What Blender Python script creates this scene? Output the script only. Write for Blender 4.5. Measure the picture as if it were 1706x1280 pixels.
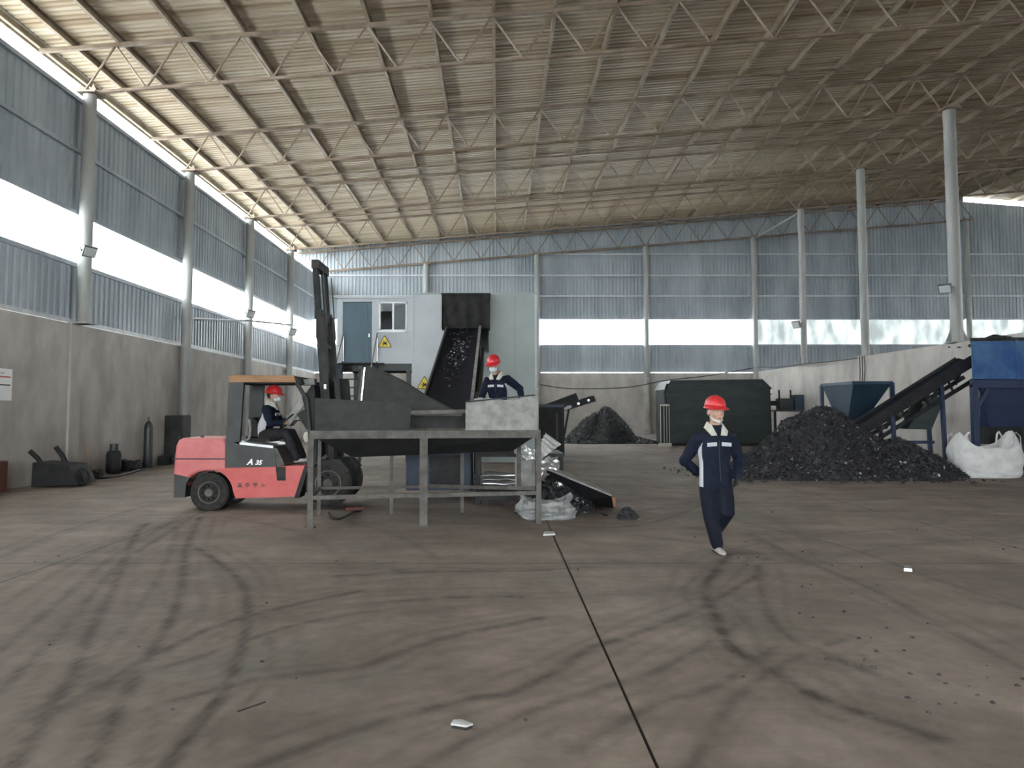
import bpy, bmesh, math, random
import numpy as np
from mathutils import Vector, Matrix, noise as mnoise

# ------------------------------------------------------------------ camera, sky, exposure
scene = bpy.context.scene
for _o in list(bpy.data.objects): bpy.data.objects.remove(_o)
COL = scene.collection
FPX, PITCH, EYE, VPX, HOR = 1300.0, math.radians(3.5), 1.6, 828.0, 684.0
CYP = HOR - FPX*math.tan(PITCH)
cam_d = bpy.data.cameras.new('camera'); cam = bpy.data.objects.new('camera', cam_d); COL.objects.link(cam)
cam.location = (0, 0, EYE); cam.rotation_euler = (math.pi/2 + PITCH, 0, 0)
cam_d.sensor_width = 36; cam_d.lens = FPX/1706*36
cam_d.shift_x = (853-VPX)/1706; cam_d.shift_y = (CYP-640)/1706
cam_d.clip_start = 0.05; cam_d.clip_end = 400
scene.camera = cam
world = bpy.data.worlds.new('overcast_sky'); scene.world = world; world.use_nodes = True
bg = world.node_tree.nodes['Background']
bg.inputs[0].default_value = (0.93, 0.98, 1.0, 1); bg.inputs[1].default_value = 8.0
vs = scene.view_settings
vs.view_transform = 'Standard'; vs.look = 'None'; vs.gamma = 1; vs.use_curve_mapping = False
vs.exposure = 1.95

# ------------------------------------------------------------------ helpers
CP, SP = math.cos(PITCH), math.sin(PITCH)
def _ray(px, py):
    a = (px-VPX)/FPX; b = (CYP-py)/FPX
    return a, CP-b*SP, SP+b*CP
def P(px, py, Y):                       # a point of the photograph at depth Y
    a, y, z = _ray(px, py); t = Y/y
    return Vector((a*t, Y, EYE+z*t))
def G(px, py):                          # a point of the photograph on the floor
    a, y, z = _ray(px, py); t = -EYE/z
    return Vector((a*t, y*t, 0))
V = Vector
R = math.radians
rnd = random.Random(7)
ORG = {}

class MB:
    def __init__(s): s.v = []; s.f = []
    def add(s, vs, fs):
        n = len(s.v); s.v += [tuple(q) for q in vs]; s.f += [tuple(i+n for i in f) for f in fs]; return s
    def box(s, a, b):
        (x0,y0,z0),(x1,y1,z1) = a, b
        return s.add([(x0,y0,z0),(x1,y0,z0),(x1,y1,z0),(x0,y1,z0),(x0,y0,z1),(x1,y0,z1),(x1,y1,z1),(x0,y1,z1)],
            [(3,2,1,0),(4,5,6,7),(0,1,5,4),(1,2,6,5),(2,3,7,6),(3,0,4,7)])
    def cbox(s, a, b, c):               # box with bevelled vertical and top edges
        (x0,y0,z0),(x1,y1,z1) = a, b
        def ring(i, z): return [(x0+c+i,y0+i,z),(x1-c-i,y0+i,z),(x1-i,y0+c+i,z),(x1-i,y1-c-i,z),(x1-c-i,y1-i,z),(x0+c+i,y1-i,z),(x0+i,y1-c-i,z),(x0+i,y0+c+i,z)]
        vs = ring(0,z0)+ring(0,z1-c)+ring(c*.7,z1)
        fs = [tuple(range(7,-1,-1)), tuple(range(16,24))]
        for k in range(2):
            for i in range(8): j=(i+1)%8; fs.append((k*8+i,k*8+j,k*8+8+j,k*8+8+i))
        return s.add(vs, fs)
    def bar(s, a, b, w, h, up=(0,0,1)):
        a, b = V(a), V(b); d = (b-a).normalized(); up = V(up)
        if abs(d.dot(up)) > .98: up = V((0,1,0)) if abs(d.y) < .9 else V((1,0,0))
        u = d.cross(up).normalized()*w/2; n = u.cross(d).normalized()*h/2
        vs = [a-u-n,a+u-n,a+u+n,a-u+n,b-u-n,b+u-n,b+u+n,b-u+n]
        return s.add(vs, [(3,2,1,0),(4,5,6,7),(0,1,5,4),(1,2,6,5),(2,3,7,6),(3,0,4,7)])
    def tube(s, pts, r, n=8, sq=1.0, ref=None):
        pts = [V(p) for p in pts]; m = len(pts)
        rs = r if isinstance(r, (list, tuple)) else [r]*m
        vs = []; prev = None
        for i, p in enumerate(pts):
            d = (pts[min(i+1,m-1)]-pts[max(i-1,0)]).normalized()
            if prev is None:
                up = V(ref) if ref else (V((0,0,1)) if abs(d.z) < .9 else V((0,1,0)))
                u = d.cross(up).normalized()
            else: u = (prev - d*prev.dot(d)).normalized()
            prev = u; w = u.cross(d)
            q = rs[i]; ru, rw = q if isinstance(q, (list, tuple)) else (q, q*sq)
            for k in range(n):
                t = 2*math.pi*k/n; vs.append(p+u*ru*math.cos(t)+w*rw*math.sin(t))
        fs = [tuple(range(n)), tuple(range(m*n-1, (m-1)*n-1, -1))]
        for i in range(m-1):
            for k in range(n):
                j = (k+1)%n; fs.append((i*n+k, (i+1)*n+k, (i+1)*n+j, i*n+j))
        return s.add(vs, fs)
    def prism(s, poly, ext):
        poly = [V(p) for p in poly]; e = V(ext); n = len(poly)
        nr = V((0,0,0))
        for i in range(n): nr += poly[i].cross(poly[(i+1)%n])
        if nr.dot(e) > 0: poly.reverse()
        fs = [tuple(range(n)), tuple(range(2*n-1, n-1, -1))]
        for i in range(n): j=(i+1)%n; fs.append((i, n+i, n+j, j))
        return s.add(poly+[p+e for p in poly], fs)
    def plate(s, poly, t=.01):          # thin sheet from a planar outline
        poly = [V(p) for p in poly]; nr = V((0,0,0)); n = len(poly)
        for i in range(n): nr += (poly[i]-poly[0]).cross(poly[(i+1)%n]-poly[0])
        return s.prism(poly, nr.normalized()*t)
    def lathe(s, prof, c, n=16, axis=(0,0,1), seg=None):
        c = V(c); ax = V(axis).normalized()
        u = ax.cross(V((0,1,0)) if abs(ax.y) < .9 else V((1,0,0))).normalized(); w = ax.cross(u)
        vs = []; m = len(prof)
        for (r, z) in prof:
            for k in range(n):
                t = 2*math.pi*k/n; vs.append(c+ax*z+(u*math.cos(t)+w*math.sin(t))*max(r, 1e-4))
        fs = [tuple(range(n-1,-1,-1)), tuple(range((m-1)*n, m*n))]
        for i in range(m-1):
            for k in range(n):
                j=(k+1)%n; fs.append((i*n+k, i*n+j, (i+1)*n+j, (i+1)*n+k))
        return s.add(vs, fs)
    def ball(s, c, r, n=12, m=8, rot=None):
        c = V(c); rx, ry, rz = r if isinstance(r, (list, tuple)) else (r, r, r)
        vs = []; fs = []
        for i in range(m+1):
            ph = math.pi*i/m
            for k in range(n):
                t = 2*math.pi*k/n
                q = V((rx*max(math.sin(ph),1e-3)*math.cos(t), ry*max(math.sin(ph),1e-3)*math.sin(t), -rz*math.cos(ph)))
                vs.append(c+(rot @ q if rot else q))
        for i in range(m):
            for k in range(n): j=(k+1)%n; fs.append((i*n+k,i*n+j,(i+1)*n+j,(i+1)*n+k))
        fs += [tuple(range(n-1,-1,-1)), tuple(range(m*n,(m+1)*n))]
        return s.add(vs, fs)
    def grid(s, fn, nu, nv):
        vs = [fn(i/nu, j/nv) for j in range(nv+1) for i in range(nu+1)]
        fs = [(j*(nu+1)+i, j*(nu+1)+i+1, (j+1)*(nu+1)+i+1, (j+1)*(nu+1)+i) for j in range(nv) for i in range(nu)]
        return s.add(vs, fs)
    def build(s, name, mat, parent=None, smooth=False, loc=None):
        me = bpy.data.meshes.new(name)
        if parent is not None: o = ORG[parent.name]
        elif loc is not None: o = V(loc)
        else:
            a = np.array(s.v); lo, hi = a.min(0), a.max(0)
            o = V(((lo[0]+hi[0])/2, (lo[1]+hi[1])/2, lo[2]))
        me.from_pydata([(x-o.x, y-o.y, z-o.z) for x, y, z in s.v], [], s.f)
        if mat is not None: me.materials.append(M[mat] if isinstance(mat, str) else mat)
        if smooth:
            me.polygons.foreach_set('use_smooth', [True]*len(me.polygons))
            try: me.set_sharp_from_angle(angle=R(40))
            except Exception: pass
        ob = bpy.data.objects.new(name, me); COL.objects.link(ob); ORG[ob.name] = o
        if parent is not None: ob.parent = parent
        else: ob.location = o
        return ob

def tag(o, label=None, cat=None, group=None, kind=None):
    if label: o['label'] = label
    if cat: o['category'] = cat
    if group: o['group'] = group
    if kind: o['kind'] = kind
    return o
def thing(name, label, cat, loc, group=None, kind=None):
    o = bpy.data.objects.new(name, None); COL.objects.link(o); o.location = loc; ORG[o.name] = V(loc)
    o.empty_display_size = .1
    return tag(o, label, cat, group, kind)
def inst(src, parent, loc, rot=(0,0,0), scale=(1,1,1), name=None):   # shared-mesh copy of a piece, loc in the parent's space
    c = src.copy(); COL.objects.link(c); c.parent = parent; c.location = loc; c.rotation_euler = rot; c.scale = scale
    return c
def dup(root, loc, label, rz=0):
    r = root.copy(); COL.objects.link(r); r.location = loc; r.rotation_euler = (0,0,rz); r['label'] = label; ORG[r.name] = V(loc)
    for ch in list(root.children):
        c = ch.copy(); COL.objects.link(c); c.parent = r
        for g in list(ch.children):
            d = g.copy(); COL.objects.link(d); d.parent = c
    return r

# ------------------------------------------------------------------ materials
M = {}
def mat(name, col, col2=None, rough=.6, metal=0, scale=3.0, stretch=(1,1,1), bump=0, world=True, detail=4, lo=.35, hi=.65, trans=None, col3=None, spec=.5):
    m = bpy.data.materials.new(name); m.use_nodes = True; M[name] = m
    nt = m.node_tree; b = nt.nodes['Principled BSDF']; L = nt.links.new
    b.inputs['Roughness'].default_value = rough; b.inputs['Metallic'].default_value = metal
    b.inputs['Specular IOR Level'].default_value = spec
    c1 = (*col, 1)
    b.inputs['Base Color'].default_value = c1
    m.diffuse_color = c1
    if col2 is not None or bump:
        if world:
            g = nt.nodes.new('ShaderNodeNewGeometry'); src = g.outputs['Position']
        else:
            g = nt.nodes.new('ShaderNodeTexCoord'); src = g.outputs['Object']
        mp = nt.nodes.new('ShaderNodeMapping'); mp.inputs['Scale'].default_value = stretch; L(src, mp.inputs[0])
        n = nt.nodes.new('ShaderNodeTexNoise'); n.inputs['Scale'].default_value = scale; n.inputs['Detail'].default_value = detail; n.inputs['Roughness'].default_value = .6
        L(mp.outputs[0], n.inputs['Vector'])
        if col2 is not None:
            r = nt.nodes.new('ShaderNodeValToRGB'); L(n.outputs['Fac'], r.inputs[0])
            r.color_ramp.elements[0].position = lo; r.color_ramp.elements[0].color = c1
            r.color_ramp.elements[1].position = hi; r.color_ramp.elements[1].color = (*col2, 1)
            if col3 is not None:
                e = r.color_ramp.elements.new((lo+hi)/2); e.color = (*col3, 1)
            L(r.outputs[0], b.inputs['Base Color'])
        if bump:
            bp = nt.nodes.new('ShaderNodeBump'); bp.inputs['Strength'].default_value = bump; bp.inputs['Distance'].default_value = .02
            L(n.outputs['Fac'], bp.inputs['Height']); L(bp.outputs[0], b.inputs['Normal'])
    return m
mat('roof', (.235,.16,.092), (.50,.435,.33), .55, scale=1.0, stretch=(.10,2.3,1), lo=.30, hi=.60, col3=(.40,.325,.22), detail=5)
mat('purlin', (.20,.15,.10), (.31,.26,.195), .6, scale=2)
mat('truss', (.125,.09,.06), (.215,.17,.125), .6, scale=2)
mat('cladding', (.22,.26,.29), (.33,.37,.40), .42, scale=1.2, stretch=(1,1,.25))
mat('girt', (.50,.53,.55), (.40,.42,.44), .5)
mat('concrete', (.31,.29,.27), (.45,.425,.395), .9, scale=1.1, stretch=(1,1,.6), bump=.15, detail=7)
mat('concrete_pier', (.25,.24,.23), (.35,.34,.32), .9, scale=2, bump=.1)
mat('column', (.22,.225,.215), (.30,.305,.295), .5, scale=1.5, stretch=(1,1,.3))
mat('yard', (.15,.145,.135), (.20,.195,.185), .9, scale=.3)
mat('steel_dark', (.017,.019,.018), (.032,.033,.032), .6, 0, scale=4, spec=.22)
mat('steel_frame', (.058,.054,.049), (.11,.104,.095), .65, 0, scale=6, spec=.3)
mat('steel_black', (.010,.011,.012), (.022,.022,.024), .6, scale=5, spec=.25)
mat('steel_dusty', (.17,.17,.16), (.29,.29,.275), .8, 0, scale=7, bump=.2, detail=8)
mat('chrome', (.55,.55,.56), None, .2, 1)
mat('aluminium', (.42,.43,.44), (.62,.63,.64), .38, .75, scale=6, bump=.2)
mat('rubber', (.016,.016,.017), (.034,.032,.030), .85, scale=8, spec=.2)
mat('belt', (.005,.006,.011), (.011,.013,.021), .6, scale=5, spec=.15)
mat('red_paint', (.40,.060,.058), (.48,.09,.085), .5, scale=3)
mat('pink_paint', (.46,.12,.12), (.52,.17,.165), .55, scale=2.5)
mat('black_paint', (.015,.019,.019), (.028,.031,.031), .5, scale=3)
mat('wood', (.22,.115,.055), (.33,.18,.09), .7, scale=3, stretch=(1,6,6))
mat('white_paint', (.75,.76,.77), None, .5)
mat('panel_white', (.38,.41,.44), (.44,.47,.49), .5, scale=1)
mat('panel_green', (.25,.30,.295), (.30,.345,.335), .5, scale=.8)
mat('door_blue', (.035,.080,.115), (.05,.105,.145), .45, scale=2, stretch=(1,1,.2))
mat('machine_green', (.012,.022,.022), (.026,.037,.037), .5, scale=1.2, stretch=(1,1,3))
mat('hopper_blue', (.012,.030,.052), (.018,.042,.068), .5, scale=2)
mat('bright_blue', (.018,.065,.20), (.065,.15,.28), .45, scale=1.6, lo=.45, hi=.75)
mat('deep_blue', (.012,.022,.055), (.018,.032,.075), .5, scale=2)
mat('under_blue', (.008,.028,.065), (.010,.018,.03), .6, scale=2)
mat('scrap', (.008,.009,.011), (.03,.03,.034), .7, scale=9, bump=.6, detail=8)
mat('scrap_chip', (.010,.011,.014), (.055,.055,.062), .5, .1, scale=14)
mat('scrap_light', (.38,.39,.40), None, .35, .6)
mat('bag_white', (.45,.45,.45), (.55,.55,.545), .8, scale=5, bump=.25)
mat('sack_grey', (.15,.155,.155), (.30,.305,.305), .75, scale=6, bump=.4)
mat('curtain', (.010,.011,.011), (.026,.026,.025), .75, scale=3, bump=.2, spec=.2)
mat('navy', (.006,.009,.020), (.011,.014,.028), .85, scale=10, bump=.1, spec=.15)
mat('navy_trouser', (.006,.008,.015), (.010,.012,.021), .85, scale=10, bump=.1, spec=.15)
mat('dark_trouser', (.014,.014,.016), (.025,.024,.027), .85, scale=8, spec=.15)
mat('cloth_white', (.42,.43,.46), None, .8)
mat('cloth_cream', (.42,.42,.36), None, .8)
mat('helmet_red', (.50,.022,.028), None, .35)
mat('skin', (.42,.24,.17), (.48,.28,.21), .55, scale=12)
mat('hair', (.012,.010,.009), None, .6)
mat('eye', (.6,.6,.6), None, .3)
mat('lip', (.33,.13,.11), None, .5)
mat('mask', (.50,.58,.60), None, .8)
mat('glove', (.30,.30,.31), None, .85)
mat('shoe', (.30,.29,.27), None, .7)
mat('yellow', (.75,.56,.04), None, .5)
mat('black', (.01,.01,.01), None, .6)
mat('red_sign', (.5,.12,.10), None, .6)
mat('brick_red', (.085,.03,.026), (.12,.045,.036), .7, scale=3)
mat('gas_dark', (.03,.034,.034), None, .45)
mat('cable', (.04,.04,.042), None, .7)
mat('lamp_body', (.10,.11,.11), None, .5)
mat('orange', (.45,.18,.08), None, .6)
def glass(name, col, rough=.02):
    m = mat(name, col, None, rough); b = m.node_tree.nodes['Principled BSDF']
    b.inputs['IOR'].default_value = 1.5; b.inputs['Transmission Weight'].default_value = .6
glass('window_glass', (.25,.28,.30)); glass('lamp_glass', (.8,.85,.85), .3)
def translucent(name, col, col2):
    m = bpy.data.materials.new(name); m.use_nodes = True; M[name] = m; nt = m.node_tree; nt.nodes.clear(); L = nt.links.new
    o = nt.nodes.new('ShaderNodeOutputMaterial'); t = nt.nodes.new('ShaderNodeBsdfTranslucent'); d = nt.nodes.new('ShaderNodeBsdfDiffuse')
    mx = nt.nodes.new('ShaderNodeMixShader'); mx.inputs[0].default_value = .12
    g = nt.nodes.new('ShaderNodeNewGeometry'); mp = nt.nodes.new('ShaderNodeMapping'); mp.inputs['Scale'].default_value = (1.2,1.2,.5); L(g.outputs['Position'], mp.inputs[0])
    n = nt.nodes.new('ShaderNodeTexNoise'); n.inputs['Scale'].default_value = 1.5; n.inputs['Detail'].default_value = 5; L(mp.outputs[0], n.inputs['Vector'])
    r = nt.nodes.new('ShaderNodeValToRGB'); r.color_ramp.elements[0].position=.35; r.color_ramp.elements[1].position=.6
    r.color_ramp.elements[0].color = (*col,1); r.color_ramp.elements[1].color = (*col2,1)
    L(n.outputs['Fac'], r.inputs[0]); L(r.outputs[0], t.inputs[0]); L(r.outputs[0], d.inputs[0])
    L(t.outputs[0], mx.inputs[1]); L(d.outputs[0], mx.inputs[2]); L(mx.outputs[0], o.inputs[0])
translucent('pane_clear', (.90,.92,.93), (.96,.97,.97))
translucent('pane_dirty', (.19,.20,.198), (.29,.30,.30))
def floor_mat():
    m = bpy.data.materials.new('floor_concrete'); m.use_nodes = True; M['floor'] = m; nt = m.node_tree; L = nt.links.new
    b = nt.nodes['Principled BSDF']; b.inputs['Roughness'].default_value = .8; b.inputs['Specular IOR Level'].default_value = .3
    g = nt.nodes.new('ShaderNodeNewGeometry')
    def noise(sc, st, det=5, rot=0):
        mp = nt.nodes.new('ShaderNodeMapping'); mp.inputs['Scale'].default_value = st; mp.inputs['Rotation'].default_value = (0,0,rot); L(g.outputs['Position'], mp.inputs[0])
        n = nt.nodes.new('ShaderNodeTexNoise'); n.inputs['Scale'].default_value = sc; n.inputs['Detail'].default_value = det; n.inputs['Roughness'].default_value = .62
        L(mp.outputs[0], n.inputs['Vector']); return n.outputs['Fac']
    def ramp(src, p0, c0, p1, c1):
        r = nt.nodes.new('ShaderNodeValToRGB'); L(src, r.inputs[0]); e = r.color_ramp.elements
        e[0].position = p0; e[0].color = (*c0,1); e[1].position = p1; e[1].color = (*c1,1); return r.outputs[0]
    def mix(mode, fac, a, bb):
        x = nt.nodes.new('ShaderNodeMix'); x.data_type = 'RGBA'; x.blend_type = mode
        if isinstance(fac, (int,float)): x.inputs[0].default_value = fac
        else: L(fac, x.inputs[0])
        L(a, x.inputs[6]); L(bb, x.inputs[7]); return x.outputs[2]
    base = ramp(noise(.22, (1,1,1), 4), .35, (.235,.194,.165), .65, (.30,.253,.218))
    patch = ramp(noise(.5, (1,1.4,1), 5, .5), .40, (.78,.78,.78), .60, (1.06,1.05,1.03))
    fine = ramp(noise(9, (1,1,1), 8), .3, (.84,.84,.84), .7, (1.1,1.1,1.1))
    streak = ramp(noise(1.6, (.55,1.3,1), 8, .35), .42, (.80,.79,.78), .62, (1.05,1.05,1.05))
    streak2 = ramp(noise(1.3, (1.4,.45,1), 7, -.45), .40, (.82,.81,.80), .60, (1.04,1.04,1.04))
    c = mix('MULTIPLY', .8, base, patch); c = mix('MULTIPLY', .8, c, fine); c = mix('MULTIPLY', .8, c, streak); c = mix('MULTIPLY', .7, c, streak2)
    grn = ramp(noise(.45, (1,1,1), 4, 1.2), .56, (0,0,0), .70, (.35,.35,.35))
    gc = nt.nodes.new('ShaderNodeRGB'); gc.outputs[0].default_value = (.20,.22,.18,1)
    c = mix('MIX', grn, c, gc.outputs[0])
    at = nt.nodes.new('ShaderNodeAttribute'); at.attribute_name = 'track'
    tn = ramp(noise(3.5, (1,1,1), 6), .3, (.25,.25,.25), .6, (1,1,1))
    mu = nt.nodes.new('ShaderNodeMath'); mu.operation = 'MULTIPLY'; L(at.outputs['Fac'], mu.inputs[0]); L(tn, mu.inputs[1])
    dc = nt.nodes.new('ShaderNodeRGB'); dc.outputs[0].default_value = (.062,.051,.043,1)
    c = mix('MIX', mu.outputs[0], c, dc.outputs[0])
    L(c, b.inputs['Base Color'])
    bp = nt.nodes.new('ShaderNodeBump'); bp.inputs['Strength'].default_value = .25; bp.inputs['Distance'].default_value = .01
    L(noise(14, (1,1,1), 6), bp.inputs['Height']); L(bp.outputs[0], b.inputs['Normal'])
floor_mat()
mat('joint', (.05,.045,.04), None, .95)

# ------------------------------------------------------------------ the hall: yard, floor, walls, roof
XL, XR, YB, YF, XO = -9.95, 14.2, 42.7, -18.0, 61.3       # left wall, partition, back wall, wall behind the viewer, far outer wall
RIDGE = 25.7
def roofz(x): return 10.66+.0816*((x if x < RIDGE else 2*RIDGE-x)+9.38)
def botz(x): return 9.2+.0808*(x-XL)
def topz(x): return roofz(x)-.29
def struct(o): return tag(o, kind='structure')
yard = struct(MB().box((-90,-90,-.3), (140,120,-.06)).build('ground_yard', 'yard'))
tag(yard, 'pale open yard ground around the hall', 'ground')

# floor: cast slabs with open joints; worn-in tyre tracks as a stain mask on the near slabs
def catmull(pts, n=10):
    out = []; p = [pts[0]]+list(pts)+[pts[-1]]
    for i in range(1, len(p)-2):
        for k in range(n):
            t = k/n; a,b,c,d = p[i-1],p[i],p[i+1],p[i+2]
            out.append(.5*((2*b)+(c-a)*t+(2*a-5*b+4*c-d)*t*t+(3*b-a-3*c+d)*t**3))
    return out+[p[-2]]
TR = [ # (strength, width, pixel path)
 (.75,.07,[(326,912),(394,961),(412,1010),(401,1081),(375,1149),(322,1216),(280,1279)]),
 (.7,.08,[(332,862),(311,912),(304,969),(296,1002),(280,1040),(250,1090),(200,1175),(150,1279)]),
 (.7,.08,[(245,872),(225,894),(195,965),(169,1017),(150,1055),(120,1126),(67,1205),(20,1279)]),
 (.6,.07,[(320,862),(260,900),(205,935),(155,990),(100,1055),(0,1150)]),
 (.5,.07,[(300,862),(200,920),(120,985),(0,1085)]),
 (.65,.07,[(90,1190),(176,1137),(262,1089),(360,1044),(480,1010),(600,985)]),
 (.55,.07,[(120,1180),(210,1130),(330,1095),(480,1045),(610,1020)]),
 (.6,.08,[(250,1180),(420,1135),(600,1110),(688,1080),(769,1057),(900,1030)]),
 (.6,.08,[(420,1279),(600,1215),(776,1166),(846,1156),(916,1124),(980,1082),(1057,1057),(1163,1015),(1260,960)]),
 (.75,.09,[(1215,925),(1183,963),(1176,989),(1189,1022),(1215,1074),(1258,1103),(1319,1136),(1362,1162),(1427,1185),(1560,1230)]),
 (.5,.07,[(1262,942),(1268,990),(1290,1040),(1330,1070),(1400,1100),(1500,1140)]),
 (.45,.07,[(1250,890),(1330,930),(1460,985),(1560,1040),(1706,1115)]),
 (.4,.07,[(1240,870),(1400,910),(1560,965),(1706,1015)]),
 (.5,.08,[(1150,1279),(1230,1160),(1330,1095),(1420,1060)]),
 (.5,.07,[(600,960),(720,945),(850,952),(980,945)]),
 (.6,.10,[(620,1005),(760,996),(868,994)]),
 (.55,.1,[(560,960),(700,953),(830,952)]),
 (.5,.07,[(700,1279),(850,1200),(990,1150),(1100,1115),(1230,1040)]),
 (.45,.06,[(0,1230),(120,1130),(210,1040),(270,950),(300,870)]),
 (.4,.06,[(0,1010),(120,940),(220,890),(330,860)]),
 (.4,.06,[(0,930),(120,880),(240,845),(300,835)]),
 (.5,.08,[(960,1250),(1080,1180),(1200,1140),(1290,1080)]),
 (.45,.08,[(1000,880),(1090,870),(1180,835),(1225,800)]),
 (.4,.08,[(930,850),(1040,855),(1130,840),(1230,830)]),
]
_segA, _segB, _sw, _ss = [], [], [], []
for st, w, path in TR:
    c = catmull([np.array(G(*q)[:2]) for q in path])
    for off, k_, kw in ((0,1,1),(.17,.5,.6),(-.14,.45,.6),(.34,.3,.7),(-.36,.25,.7)):
        c2 = []
        for i, q in enumerate(c):
            d = c[min(i+1,len(c)-1)]-c[max(i-1,0)]; d = d/(np.linalg.norm(d)+1e-9); c2.append(q+np.array((-d[1],d[0]))*(off+.05*math.sin(i*.21+off*40)*(off != 0)))
        for a, b in zip(c2[:-1], c2[1:]): _segA.append(a); _segB.append(b); _sw.append(max(.042,w*kw)); _ss.append(st*k_)
rt = random.Random(5)
for _ in range(26):                      # further faint arcs
    cx0, cy0, rr = rt.uniform(-9,9), rt.uniform(3,15), rt.uniform(2.5,9); t0 = rt.uniform(0,6.28); n = 16; arc = rt.uniform(.5,1.2)
    for s2 in (0, 1.0):
        c = [np.array((cx0+(rr+s2)*math.cos(t0+arc*k/n), cy0+(rr+s2)*math.sin(t0+arc*k/n))) for k in range(n+1)]
        for a, b in zip(c[:-1], c[1:]): _segA.append(a); _segB.append(b); _sw.append(.09); _ss.append(.22)
_segA, _segB, _sw, _ss = map(np.array, (_segA, _segB, _sw, _ss))
def track_field(xy):
    best = np.zeros(len(xy))
    for a, b, w, st in zip(_segA, _segB, _sw, _ss):
        d = b-a; L2 = d@d+1e-9
        lo, hi = np.minimum(a,b)-4*w, np.maximum(a,b)+4*w
        idx = np.where((xy[:,0]>lo[0])&(xy[:,0]<hi[0])&(xy[:,1]>lo[1])&(xy[:,1]<hi[1]))[0]
        if not len(idx): continue
        q = xy[idx]-a; t = np.clip(q@d/L2, 0, 1); r = np.linalg.norm(q-t[:,None]*d, axis=1)
        best[idx] = np.maximum(best[idx], st*1.1*np.exp(-(r/(w*.62))**2)+.35*st*np.exp(-(r/(w*1.6))**2))
    return best
floor = struct(MB().add([(XL-.2,YF,-.012),(XO,YF,-.012),(XO,YB,-.012),(XL-.2,YB,-.012)], [(0,1,2,3)]).build('floor', 'joint', loc=(0,0,0)))
XJ = [XL, -4.62, .72, 6.05, 11.38, XR, 20, 40, XO]; YJ = [YF, -9.7, -3.7, 2.3, 8.3, 14.3, 20.3, 26.3, 32.3, 38.3, YB]
for i in range(len(XJ)-1):
    for j in range(len(YJ)-1):
        x0, x1, y0, y1 = XJ[i]+.008, XJ[i+1]-.008, YJ[j]+.008, YJ[j+1]-.008
        near = x1 < 12 and 2 < y0 < 15
        n = 115 if near else 2
        gx, gy = np.meshgrid(np.linspace(x0,x1,n+1), np.linspace(y0,y1,n+1))
        xy = np.stack([gx.ravel(), gy.ravel()], 1)
        vs_ = np.zeros((len(xy),3)); vs_[:,:2] = xy
        k = np.arange((n+1)*(n+1)).reshape(n+1, n+1)
        fs_ = np.stack([k[:-1,:-1].ravel(), k[:-1,1:].ravel(), k[1:,1:].ravel(), k[1:,:-1].ravel()], 1)
        me = bpy.data.meshes.new('slab'); me.from_pydata(vs_.tolist(), [], fs_.tolist()); me.materials.append(M['floor'])
        if near:
            at = me.attributes.new('track', 'FLOAT', 'POINT'); at.data.foreach_set('value', track_field(xy).astype(np.float32))
        ob = bpy.data.objects.new('slab', me); COL.objects.link(ob); ob.parent = floor
ramp = struct(MB().prism([(2.6,40.2,0),(2.6,YB,0),(2.6,YB,.33)], (XR-2.6,0,0)).build('floor_ramp', 'concrete'))

def ribs(length, z0, z1, pitch=.25, d=.035, ztop=None):       # trapezoid-ribbed sheet in the x-z plane, ribs upright
    mb = MB(); n = int(round(length/pitch)); xs = []
    for i in range(n):
        a = i*length/n; p_ = length/n
        xs += [(a,0),(a+.5*p_,0),(a+.6*p_,-d),(a+.9*p_,-d)]
    xs.append((length,0)); vs_ = []
    for x, y in xs: vs_.append((x,y,z0)); vs_.append((x,y,z1 if ztop is None else ztop(x)))
    fs_ = [(2*i,2*i+2,2*i+3,2*i+1) for i in range(len(xs)-1)]
    return mb.add(vs_, fs_)
# --- left wall (ribs are built along x, then turned to run along y)
wl = struct(MB().box((XL-.25,YF,0), (XL,YB+.25,3.63)).build('wall_left', 'concrete', loc=(XL,0,0)))
def sheet(mb, parent, loc, rz):
    o = mb.build('cladding_sheet', 'cladding', loc=(0,0,0)); o.parent = parent; o.location = loc; o.rotation_euler = (0,0,rz); return o
W = 1.0
lo_m = sheet(ribs(W,3.70,5.06), wl, (-.14,8,0), math.pi/2); hi_m = sheet(ribs(W,6.31,9.08), wl, (-.14,8,0), math.pi/2)
y = 9.0
while y < YB-.01:
    inst(lo_m, wl, (-.14,y,0), (0,0,math.pi/2)); inst(hi_m, wl, (-.14,y,0), (0,0,math.pi/2)); y += W
sheet(ribs(26,3.70,5.06), wl, (-.14,YF,0), math.pi/2); sheet(ribs(26,6.31,9.08), wl, (-.14,YF,0), math.pi/2)
for z in (3.70, 5.06, 6.31, 7.8, 9.05):
    MB().box((XL-.12,YF,z-.05),(XL-.05,YB,z+.05)).build('girt', 'girt' if z in (3.70,) else 'cladding', wl)
w1 = struct(thing('window_1', 'long white translucent window strip in the left wall', 'window', (XL,0,5.06)))
pm = None
y = YF
while y < YB-.01:
    w_ = 1.02 if y > 6 else 6.0
    w_ = min(w_, YB-y)
    MB().box((XL-.15,y+.004,5.06),(XL-.145,y+w_-.004,6.31)).build('pane', 'pane_clear', w1); y += w_
for y in np.arange(12.2, YB, 2.04): MB().box((XL-.14,y-.012,5.06),(XL-.12,y+.012,6.31)).build('mullion', 'girt', w1)
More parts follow.
